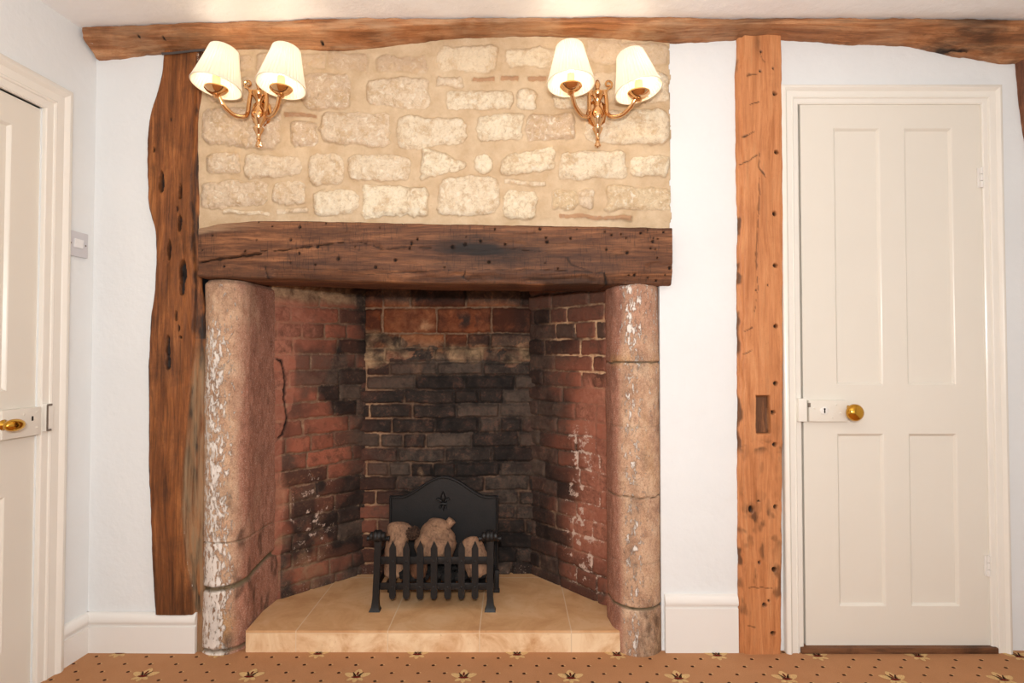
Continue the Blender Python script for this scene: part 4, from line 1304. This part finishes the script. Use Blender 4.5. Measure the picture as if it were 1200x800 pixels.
def lb_(m, a, b, d0, d1_, bev=0.002):
    p, q = PL(*a), PL(*b)
    s0, s1 = sL(p), sL(q)
    zc_ = ((p.z + q.z) / 2)
    rot = Matrix((LN, LT, Vector((0, 0, 1)))).transposed()
    return m.box(mapL((s0 + s1) / 2, zc_, (d0 + d1_) / 2), (d1_ - d0, abs(s1 - s0), abs(p.z - q.z)), rot=rot, bev=bev)
zmid = PL(30, 494).z
m = MB()
rot = Matrix((LN, LT, Vector((0, 0, 1)))).transposed()
s_l0 = s_in - 0.135
m.box(mapL((s_in - 0.004 + s_l0) / 2, zmid, 0.008), (0.022, s_in - 0.004 - s_l0, 0.088), rot=rot, bev=0.003)
lk1 = m.build('rim_lock', M['cream'], d1)
for s_, z_ in ((-0.02, -0.02), (-0.065, 0.025), (-0.02, 0.03)):
    MB().lathe(mapL(s_in + s_, zmid + z_, 0.0185), [(0.004, 0), (0.004, 0.001), (0.002, 0.0022), (0, 0.0024)], 12, LN).build('screw', M['cream'], lk1)
MB().box(mapL(s_in - 0.036, zmid + 0.010, 0.0185), (0.003, 0.006, 0.014), rot=rot).build('keyhole', M['black'], lk1)
# oval knob
kc1 = PL(19, 498, 0.0)
kq = PL(17, 498, 0.054)
kb = mapL(sL(kq), kq.z, 0.018)
m = MB()
m.lathe(kb, [(0.016, 0), (0.016, 0.003), (0.008, 0.006), (0.008, 0.022)], 24, LN)
prof = [(0.0001 + 1.0 * math.sin(math.pi * k / 18), -math.cos(math.pi * k / 18)) for k in range(19)]
vs, fs = [], []
for r, h in prof:
    for k in range(28):
        a = 2 * math.pi * k / 28
        vs.append(kb + LN * (0.036 + 0.017 * h) + LT * (0.033 * r * math.cos(a)) + Vector((0, 0, 0.0185 * r * math.sin(a))))
for i in range(18):
    for k in range(28):
        fs.append((i * 28 + k, i * 28 + (k + 1) % 28, (i + 1) * 28 + (k + 1) % 28, (i + 1) * 28 + k))
m.add(vs, fs)
m.build('door_knob', M['knob'], d1, auto=None)
m = MB()
m.box(mapL(s_in + 0.018, zmid + 0.008, 0.020), (0.016, 0.026, 0.088), rot=rot, bev=0.002)
kp2 = m.build('lock_keep', M['casing'], bpy.data.objects['trim_2'])
m = MB()
m.box(mapL(s_in + 0.015, zmid + 0.048, 0.0285), (0.003, 0.018, 0.006), rot=rot); m.box(mapL(s_in + 0.014, zmid - 0.032, 0.0285), (0.003, 0.016, 0.006), rot=rot)
m.box(mapL(s_in + 0.0075, zmid + 0.007, 0.0285), (0.0025, 0.005, 0.082), rot=rot)  # darker strip standing in for the shaded gap at the keep
m.build('keep_arms_gap', M['bare'], kp2)

# skirting boards
def skirt_prof(h):
    return [(0, 0), (0, 0.014), (h - 0.047, 0.014), (h - 0.045, 0.0095), (h - 0.039, 0.0095), (h - 0.036, 0.0145), (h - 0.031, 0.0165), (h - 0.022, 0.0165), (h - 0.010, 0.0135), (h - 0.004, 0.010), (h, 0.004), (h, 0)]
def skirt(name, pts, h, label):
    """pts: plan corners on the wall line; out = room side offsets (mitred)"""
    pf_ = [(d * 1.25, z) for z, d in skirt_prof(h)]
    pts = [Vector((x, y, 0)) for x, y in pts]
    offs = []
    ns = []
    for a, b in zip(pts[:-1], pts[1:]):
        d = (b - a).normalized()
        ns.append(Vector((d.y, -d.x, 0)))
    for i in range(len(pts)):
        if i == 0: offs.append(ns[0])
        elif i == len(pts) - 1: offs.append(ns[-1])
        else:
            mm = (ns[i - 1] + ns[i]).normalized()
            offs.append(mm / mm.dot(ns[i]))
    vs, fs = [], []
    n = len(pf_)
    for p, o_ in zip(pts, offs):
        for d, z in pf_:
            vs.append(p + o_ * d + Vector((0, 0, z)))
    for i in range(len(pts) - 1):
        for k in range(n):
            fs.append((i * n + k, i * n + (k + 1) % n, (i + 1) * n + (k + 1) % n, (i + 1) * n + k))
    fs += [tuple(range(n)), tuple((len(pts) - 1) * n + k for k in range(n))[::-1]]
    o = obj(name, vs, fs, M['skirting'], loc=tuple(pts[0]), fix=True, auto=30)
    return tag(o, label, 'skirting board', kind='structure')
hL = P(170, 719, -0.02).z
ca = mapL(sL(PL(73, 400)) + 0.002, 0, 0)
xe = P(227, 740, -0.03).x
skirt('baseboard_left', [(ca.x, ca.y), (XL0, 0.0)], hL, 'short low white skirting board on the left wall beside the door casing')
skirt('baseboard_back', [(XL0, 0.0), (xe, -0.004)], hL, 'low white skirting board running across the foot of the dark oak post')
skirt('baseboard_right', [(P(778.5, 740, 0).x, 0.0), (P(866, 740, -0.02).x, 0.0)], P(820, 698, -0.02).z, 'tall white skirting board between the right column and the pine post')

# light switch
sw = empty('light_switch', tuple(PL(88, 286)))
tag(sw, 'square white rocker light switch on the left wall beside the door casing', 'light switch')
s0, s1 = sL(PL(78, 286)), sL(PL(99, 286))
zc_ = PL(88, 286).z
m = MB(); m.box(mapL((s0 + s1) / 2, zc_, 0.005), (0.010, 0.084, 0.086), rot=rot, bev=0.003); m.build('face_plate', M['plastic'], sw)
m = MB(); m.box(mapL((s0 + s1) / 2 - 0.002, zc_ + 0.002, 0.012), (0.008, 0.036, 0.030), rot=Matrix.Rotation(0.10, 3, 'Y') @ rot, bev=0.002); m.build('rocker', M['rocker'], sw)
for d_ in (-0.031, 0.031):
    MB().lathe(mapL((s0 + s1) / 2 + d_, zc_, 0.0095), [(0.0032, 0), (0.0032, 0.001), (0.0, 0.0011)], 12, LN).build('screw', M['bare'], sw)

# ------------------------------------------------------------------ wall sconces
def sconce(px_body, shade_px, tilts, label, warm):
    Yw = -0.016
    body = P(px_body, 132, -0.035)
    t = empty('wall_sconce', (body.x, 0.0, body.z))
    tag(t, label, 'wall light', 'brass two-arm wall sconces')
    X = body.x
    zt = P(px_body, 93, -0.04).z; zb = P(px_body, 172, -0.04).z
    Yb = -0.040
    # faceted backplate
    m = MB()
    hexp = []
    zc0 = P(px_body, 131, -0.03).z
    for a, r in ((90, .056), (48, .044), (0, .037), (-48, .044), (-90, .058), (-132, .044), (180, .037), (132, .044)):
        hexp.append((X + r * math.cos(math.radians(a)), zc0 + r * math.sin(math.radians(a))))
    m.prism(hexp, 0.010, lambda a, b, d: Vector((a, -0.008 - d, b)))
    m.prism([(X + (a - X) * .72, zc0 + (b - zc0) * .72) for a, b in hexp], 0.010, lambda a, b, d: Vector((a, -0.017 - d, b)))
    m.box((X, -0.004, zc0), (0.03, 0.016, 0.05))
    m.build('backplate', M['brass'], t, auto=20)
    # turned stem, faceted
    H = zt - zb
    prof = [(0.0, 0.0), (0.007, 0.001), (0.008, 0.010), (0.005, 0.020), (0.008, 0.026), (0.0055, 0.034), (0.009, 0.044), (0.017, 0.060), (0.018, 0.064), (0.010, 0.070), (0.011, 0.075), (0.022, 0.094), (0.025, 0.108), (0.022, 0.122), (0.012, 0.138), (0.009, 0.146),
            (0.010, 0.156), (0.018, 0.172), (0.023, 0.180), (0.023, 0.188), (0.012, 0.194), (0.008, 0.200), (0.007, 0.205), (0.0105, 0.214), (0.0065, 0.228), (0.0, 0.234)]
    sc = H / 0.234
    MB().lathe((X, Yb, zb), [(r * 1.05, h * sc) for r, h in prof], 12, cap=False).build('stem', M['brass'], t, auto=40)
    m = MB()
    for a in range(5):
        w = math.radians(a * 72 - 90)
        m.lathe((X + 0.008 * math.cos(w), Yb, zb + 0.008 + 0.008 * math.sin(w)), [(0.0, -0.004), (0.004, -0.002), (0.004, 0.002), (0, 0.004)], 10, (0, -1, 0), cap=False)
    m.build('finial', M['brass'], t)
    zarm = zb + 0.186 * sc
    for i, (spx, spy) in enumerate(shade_px):
        Ys = -0.152
        c = P(spx, spy, Ys)                       # centre of the shade's lower rim
        sg = 1 if c.x > X else -1
        zp = c.z - 0.016                          # drip pan
        base = Vector((c.x, Ys, zp))
        ax = X + sg * 0.030
        # arm: out of the stem, down in a deep U and up into the pan
        pts = [(X + sg * 0.014, Yb, zarm), (ax - sg * 0.003, Yb - 0.003, zarm - 0.004), (ax + sg * 0.001, Yb - 0.010, zarm - 0.045), (ax + sg * 0.001, Yb - 0.018, zarm - 0.076),
               (X + (c.x - X) * 0.36, Yb + (Ys - Yb) * 0.34, zarm - 0.099), (X + (c.x - X) * 0.60, Yb + (Ys - Yb) * 0.56, zarm - 0.104), (X + (c.x - X) * 0.83, Yb + (Ys - Yb) * 0.80, zarm - 0.086), (X + (c.x - X) * 0.96, Yb + (Ys - Yb) * 0.95, zarm - 0.056), (c.x, Ys, zp - 0.018), (c.x, Ys, zp - 0.004)]
        arm = MB().tube(spline(pts, 8), 0.0070, 16).build('arm', M['brass'], t)
        m = MB()
        m.box((X + sg * 0.024, Yb - 0.002, zarm), (0.016, 0.014, 0.020), bev=0.002)
        m.build('arm_bracket', M['brass'], arm)
        # scroll behind the shade
        sp = []
        for k in range(22):
            a = math.radians(-90 + 20 * k)
            r = 0.016 * (1 - k / 30)
            sp.append((ax + sg * (0.004 + 0.012 + r * math.cos(a) - 0.008), Yb, zarm + 0.020 + r * math.sin(a) + 0.012))
        sp = [(ax, Yb - 0.002, zarm - 0.006), (ax + sg * 0.004, Yb, zarm + 0.008)] + sp
        MB().tube(sp, 0.0036, 10).build('scroll', M['brass'], arm)
        # pan and candle tube
        MB().lathe(base, [(0.007, -0.022), (0.011, -0.018), (0.009, -0.013), (0.018, -0.010), (0.029, -0.003), (0.0355, 0.004), (0.0375, 0.006), (0.0375, 0.010), (0.035, 0.011), (0.020, 0.007), (0.014, 0.010)], 36).build('drip_pan', M['brass'], t)
        MB().lathe(base, [(0.0125, 0.008), (0.0125, 0.046), (0.0105, 0.048), (0.0105, 0.050)], 24).build('candle_tube', M['socket'], t)
        bl = MB().lathe(base + Vector((0, 0, 0.050)), [(0.007, 0), (0.010, 0.008), (0.0165, 0.022), (0.0175, 0.032), (0.013, 0.046), (0.006, 0.060), (0.0, 0.068)], 20, cap=False).build('bulb', M['bulb'], t)
        # pleated shade
        tx, ty = tilts[i]
        R = Matrix.Rotation(ty, 3, 'Y') @ Matrix.Rotation(tx, 3, 'X')
        rim = Vector(c)
        n, hh = 264, 0.132
        vs, fs = [], []
        rows = 8
        for side, off in ((0, 0.0), (1, -0.0012)):
            for j in range(rows + 1):
                q = j / rows
                r0 = 0.0785 + (0.0445 - 0.0785) * q + 0.0012 * math.sin(math.pi * q) * -1 + off
                for k in range(n):
                    a = 2 * math.pi * k / n
                    pl = 0.0021 * math.sin(40 * a) + 0.0006 * math.sin(17 * a + 1)
                    vs.append(rim + R @ Vector(((r0 + pl) * math.cos(a), (r0 + pl) * math.sin(a), hh * q)))
        w_ = (rows + 1) * n
        for j in range(rows):
            for k in range(n):
                k2 = (k + 1) % n
                a, b, c_, d = j * n + k, j * n + k2, (j + 1) * n + k2, (j + 1) * n + k
                fs.append((a, b, c_, d))
        vs = vs[:w_]
        shd = obj('lamp_shade', vs, fs, M['shade'], t)
        for q, r0, rr_, nm in ((0.0, 0.0788, 0.0022, 'lower_binding'), (1.0, 0.0448, 0.0016, 'upper_binding')):
            pts = [rim + R @ Vector((r0 * math.cos(2 * math.pi * k / 64), r0 * math.sin(2 * math.pi * k / 64), hh * q)) for k in range(65)]
            MB().tube(pts, rr_, 8, cap=False).build(nm, M['shade_trim'], shd)
        # the lit bulb
        ld_ = bpy.data.lights.new('bulb_light', 'POINT')
        ld_.energy, ld_.color, ld_.shadow_soft_size = warm, (1.0, 0.85, 0.66), 0.022
        lo = bpy.data.objects.new('bulb_light', ld_)
        COL.objects.link(lo)
        lo.parent = t
        lo.location = base + Vector((0, 0, 0.088)) - parent_world(t)
        bl.visible_shadow = True
    return t
sconce(304, [(253.5, 101), (329.5, 101)], [(-0.12, 0.13), (-0.12, 0.08)], 'brass sconce with two lit cream pleated shades on the stonework, nearer the dark oak post', 1.1)
sconce(700, [(669, 98), (748.5, 106)], [(-0.12, -0.02), (-0.12, -0.19)], 'brass sconce with two lit cream pleated shades on the stonework, nearer the pine post', 1.1)

# ------------------------------------------------------------------ fire grate
YG, YK = 0.150, 0.335
gr = empty('fire_grate', ((P(505, 700, YG)).x, 0.25, ZH))
tag(gr, 'black iron fire grate with arched fireback and spiked front on the hearth', 'fire grate')
def gp(px, py, Y=YG): return P(px, py, Y)
# fireback
def outline(ins=0.0, n=60):
    pts = []
    xl_, xr2 = gp(456, 640, YK).x, gp(584, 640, YK).x
    zsh, zap = gp(520, 581, YK).z, gp(520, 557.5, YK).z
    xc = (xl_ + xr2) / 2
    w = (xr2 - xl_) / 2
    top = []
    for k in range(n + 1):
        q = -1 + 2 * k / n
        x = abs(q)
        if x > 0.80: y = 0.0
        else:
            y = 0.5 + 0.5 * math.cos(math.pi * x / 0.80)
            y = y ** 0.85
        top.append((xc + q * (w - ins), zsh - ins + (zap - zsh) * y))
    return [(xc + (w - ins), ZH + 0.06 + ins)] + top[::-1] + [(xc - (w - ins), ZH + 0.06 + ins)], (xl_, xr2, zsh)
ol, (gx0, gx1, zsh) = outline()
m = MB(); m.prism(ol, 0.012, lambda a, b, d: Vector((a, YK + d, b)))
fbk = m.build('fireback', M['iron'], gr, auto=30)
m = MB()
oi, _ = outline(0.005)
m.tube([Vector((a, YK - 0.003, b)) for a, b in oi] , 0.0052, 10)
m.build('rim_moulding', M['iron'], fbk)
# lily ornament in relief
m = MB()
fc = gp(519.3, 588, YK)
def petal(cx, cz, a, b, ang, d=0.008, pt=0.6):
    e = ell(cx, cz, a, b, ang, 20, pt)
    n = len(e)
    vs = [Vector((x, YK - 0.0002, z)) for x, z in e] + [Vector((cx + (x - cx) * .55, YK - d, cz + (z - cz) * .55)) for x, z in e] + [Vector((cx, YK - d * 1.15, cz))]
    fs = [(i, (i + 1) % n, n + (i + 1) % n, n + i) for i in range(n)] + [(n + i, n + (i + 1) % n, 2 * n) for i in range(n)]
    m.add(vs, fs)
petal(fc.x, fc.z + 0.022, 0.023, 0.011, math.pi / 2)
for sg in (-1, 1):
    petal(fc.x + sg * 0.013, fc.z + 0.008, 0.014, 0.0065, math.radians(90 - sg * 35))
    petal(fc.x + sg * 0.022, fc.z + 0.012, 0.009, 0.0055, math.radians(90 - sg * 110), pt=0.2)
    petal(fc.x + sg * 0.011, fc.z - 0.020, 0.009, 0.005, math.radians(-90 + sg * 40), pt=0.2)
petal(fc.x, fc.z - 0.022, 0.016, 0.006, -math.pi / 2)
m.box((fc.x, YK - 0.004, fc.z - 0.006), (0.030, 0.010, 0.007), bev=0.002)
m.build('lily_ornament', M['iron'], fbk)
# back feet
for px in (459, 582):
    x = gp(px, 690, YK).x
    m = MB(); m.box((x, YK - 0.012, ZH + 0.045), (0.020, 0.014, 0.088), bev=0.002)
    m.box((x, YK - 0.012, ZH + 0.006), (0.026, 0.022, 0.012), bev=0.003)
    m.build('leg', M['iron'], gr)
# front legs
for sg, pt, pf_, pm in ((-1, 443.5, 439.5, 441.5), (1, 575, 574.5, 574)):
    st = []
    for q, py in enumerate((630, 650, 680, 700, 710, 714, 717.5)):
        x = np.interp(py, [630, 680, 718], [pt, pm, pf_])
        v = gp(x, py); 
        hw = np.interp(py, [630, 700, 709, 714, 718], [.0125, .0115, .013, .020, .021])
        hd = np.interp(py, [630, 700, 709, 714, 718], [.010, .010, .011, .016, .018])
        st.append((v.x, max(v.z, ZH + 0.0005) if py < 717 else ZH + 0.0005, hw, hd))
    m = MB()
    vs, fs = [], []
    for x, z, hw, hd in st:
        vs += [Vector((x - hw, YG - hd, z)), Vector((x + hw, YG - hd, z)), Vector((x + hw, YG + hd, z)), Vector((x - hw, YG + hd, z))]
    for i in range(len(st) - 1):
        for k in range(4):
            fs.append((i * 4 + k, i * 4 + (k + 1) % 4, i * 4 + 4 + (k + 1) % 4, i * 4 + 4 + k))
    fs += [(0, 1, 2, 3), tuple(len(vs) - 4 + k for k in range(4))]
    m.add(vs, fs)
    leg = m.build('leg', M['iron'], gr, auto=25)
    # rolled scroll on top of the leg
    top = gp(pt - 1, 629)
    m = MB()
    hl_ = 0.030
    m.lathe(top + Vector((-hl_, 0.004, 0.002)), [(0.0, 0.0), (0.013, 0.0005), (0.0165, 0.004), (0.0165, 0.012), (0.020, 0.015), (0.0235, 0.020), (0.0235, 0.026), (0.0215, 0.030), (0.0235, 0.034), (0.0235, 0.040), (0.020, 0.045), (0.0165, 0.048), (0.0165, 0.056), (0.013, 0.0595), (0, 0.060)], 28, (1, 0, 0), cap=False)
    m.box(top + Vector((0, 0.006, -0.016)), (0.028, 0.020, 0.026), bev=0.005)
    m.build('scroll', M['iron'], leg)
    # cross pin through the scroll and the side bar running back to the fireback
    p0, p1 = gp(pt - 14.5, 632), gp(pt + 12.5, 632)
    m = MB()
    m.lathe(p0 + Vector((0, 0.012, 0)), [(0.0, 0), (0.010, 0.001), (0.0105, 0.004), (0.0085, 0.010), (0.0085, p1.x - p0.x - 0.010), (0.0105, p1.x - p0.x - 0.004), (0.010, p1.x - p0.x - 0.001), (0, p1.x - p0.x)], 18, (1, 0, 0), cap=False)
    m.build('cross_pin', M['iron'], leg)
    for zz in (656, 687):
        v = gp(pt, zz)
        m = MB(); m.box((v.x - sg * 0.004 + sg * 0.012, (YG + YK) / 2, v.z), (0.008, YK - YG, 0.024), bev=0.0015)
        m.build('side_rail', M['iron'], gr)
# rails
zr = []
for y0, y1 in ((652.5, 661), (683, 691)):
    p, q = gp(444, y1), gp(574, y0)
    zr.append((p.z + q.z) / 2)
    m = MB(); m.box(((p.x + q.x) / 2, YG + 0.004, (p.z + q.z) / 2), (q.x - p.x, 0.008, q.z - p.z), bev=0.0015)
    m.build('rail', M['iron'], gr)
for px in (460.5, 476.7, 492.7, 508.9, 524.9, 541.0, 556.8):
    a, b = gp(px, 633), gp(px, 701)
    hw = 0.0125
    zt2, zb2 = a.z, b.z
    pl = [(a.x - hw * .8, zb2 + 0.004), (a.x - hw * .4, zb2), (a.x + hw * .4, zb2), (a.x + hw * .8, zb2 + 0.004), (a.x + hw, zb2 + 0.012), (a.x + hw, zt2 - 0.028), (a.x, zt2), (a.x - hw, zt2 - 0.028), (a.x - hw, zb2 + 0.012)]
    m = MB(); m.prism(pl, 0.007, lambda s, z, d: Vector((s, YG - 0.008 + d, z)))
    pk = m.build('picket', M['iron'], gr, auto=20)
    for z in zr:
        MB().lathe((a.x, YG - 0.0075, z), [(0.0045, 0), (0.004, 0.0018), (0.002, 0.003), (0, 0.0034)], 12, (0, -1, 0), cap=False).build('rivet', M['iron'], pk)
# basket floor
zfl = gp(500, 688).z
xa, xb = gp(446, 688).x, gp(572, 688).x
for k in range(7):
    x = xa + (xb - xa) * (k + 0.5) / 7
    m = MB(); m.box((x, (YG + YK) / 2 + 0.003, zfl), (0.034, YK - YG - 0.008, 0.010), bev=0.002)
    m.build('floor_bar', M['iron'], gr)

# coals, logs and cone lying in the basket
rc = random.Random(17)
bmc = bmesh.new()
for k in range(70):
    x, y = rc.uniform(xa + 0.02, xb - 0.02), rc.uniform(YG + 0.03, YK - 0.035)
    z = zfl + 0.016 + rc.uniform(0, 0.022)
    r = rc.uniform(0.012, 0.020)
    g = bmesh.ops.create_icosphere(bmc, subdivisions=2, radius=r)
    for v in g['verts']:
        q = v.co * 70
        v.co = v.co * (1 + 0.35 * mnoise.noise(q + Vector((k, 0, 0)))) + Vector((x, y, z))
me = bpy.data.meshes.new('coal_bed'); bmc.to_mesh(me); bmc.free()
co = link('coal_bed', me, M['coal'], loc=((xa + xb) / 2, 0.24, zfl))
tag(co, 'bed of small dark coals under the logs in the grate', 'coals', kind='stuff')

def log_obj(name, path, radii, mat, label, seed, amp=0.10, stub=None, n=48, cat='log', squash=1.0):
    pts = spline(path, 12)
    k_ = len(path) - 1
    rs = np.interp(np.linspace(0, k_, len(pts)), range(k_ + 1), radii)
    m = MB()
    # rounded ends
    t0 = (pts[1] - pts[0]).normalized(); t1 = (pts[-1] - pts[-2]).normalized()
    pre = [pts[0] - t0 * rs[0] * 0.42, pts[0] - t0 * rs[0] * 0.34, pts[0] - t0 * rs[0] * 0.16]
    post = [pts[-1] + t1 * rs[-1] * 0.16, pts[-1] + t1 * rs[-1] * 0.34, pts[-1] + t1 * rs[-1] * 0.42]
    P_ = pre + pts + post
    R_ = [rs[0] * 0.3, rs[0] * 0.68, rs[0] * 0.92] + list(rs) + [rs[-1] * 0.92, rs[-1] * 0.68, rs[-1] * 0.3]
    m.tube(P_, R_, n)
    if stub: 
        m.tube([Vector(stub[0]), Vector(stub[0]).lerp(Vector(stub[1]), .5), Vector(stub[1]), Vector(stub[1]) + (Vector(stub[1]) - Vector(stub[0])).normalized() * 0.004], [stub[2] * 1.15, stub[2], stub[2] * 1.05, stub[2] * 0.7], 24)
    cen = sum((Vector(p) for p in path), Vector()) / len(path)
    for i, v in enumerate(m.v):
        nv_ = mnoise.noise(v * 14 + Vector((seed, 0, 0))) + 0.5 * mnoise.noise(v * 34 + Vector((0, seed, 0))) + 0.25 * mnoise.noise(v * 80)
        near = min(range(0, len(P_)), key=lambda j: (P_[j] - v).length)
        d = (v - P_[near])
        m.v[i] = v + d * (amp * nv_)
    zmin = min(v.z for v in m.v)
    o = m.build(name, mat, loc=(cen.x, cen.y, zmin), auto=60)
    return tag(o, label, cat, 'logs lying in the fire grate')
zb0 = zfl + 0.016
log_obj('fire_log', [gp(462, 672, 0.205), gp(463, 652, 0.215), gp(466, 632, 0.235), gp(468, 617, 0.25)], [0.038, 0.040, 0.043, 0.046], M['log'], 'pale ceramic log standing upright at the left end of the grate', 1)
log_obj('fire_log', [gp(511, 648, 0.225), gp(511, 636, 0.245), gp(513, 622, 0.262), gp(515, 613, 0.27)], [0.074, 0.084, 0.066, 0.044], M['log'], 'largest pale ceramic log with a stub in the middle of the grate', 5, 0.14,
        stub=(gp(520, 622, 0.265), gp(530, 609, 0.27), 0.017))
log_obj('fire_log', [gp(560, 671, 0.205), gp(557, 657, 0.215), gp(553, 643, 0.235), gp(550, 635, 0.25)], [0.044, 0.050, 0.047, 0.036], M['log'], 'pale ceramic log leaning at the right end of the grate', 9, 0.12)
log_obj('fire_log', [gp(490, 674, 0.188), gp(491, 666, 0.195), gp(492, 659, 0.215)], [0.030, 0.034, 0.032], M['log_dark'], 'dark brown log lying low behind the front spikes of the grate', 13)
# pine cone
m = MB()
pc = gp(484, 624, 0.205)
ax = Vector((0.55, -0.35, 0.55)).normalized()
RM = Vector((0, 0, 1)).rotation_difference(ax).to_matrix()
m.lathe(pc - ax * 0.026, [(0.004, 0.0), (0.016, 0.008), (0.020, 0.022), (0.017, 0.038), (0.006, 0.050)], 20, ax)
for k in range(64):
    h = (k + 0.5) / 64
    a = k * 2.39996
    r = 0.020 * math.sin(math.pi * (0.12 + 0.80 * h)) + 0.003
    c0 = pc + RM @ Vector((r * math.cos(a), r * math.sin(a), -0.026 + 0.052 * h))
    dr = (RM @ Vector((math.cos(a), math.sin(a), 0.55))).normalized()
    m.lathe(c0, [(0.0, -0.002), (0.0042, 0.0), (0.0036, 0.003), (0.0012, 0.0052), (0, 0.0055)], 6, dr, cap=False)
o = m.build('pine_cone', M['cone'], loc=tuple(pc))
tag(o, 'small dark pine cone wedged between two logs in the grate', 'pine cone')
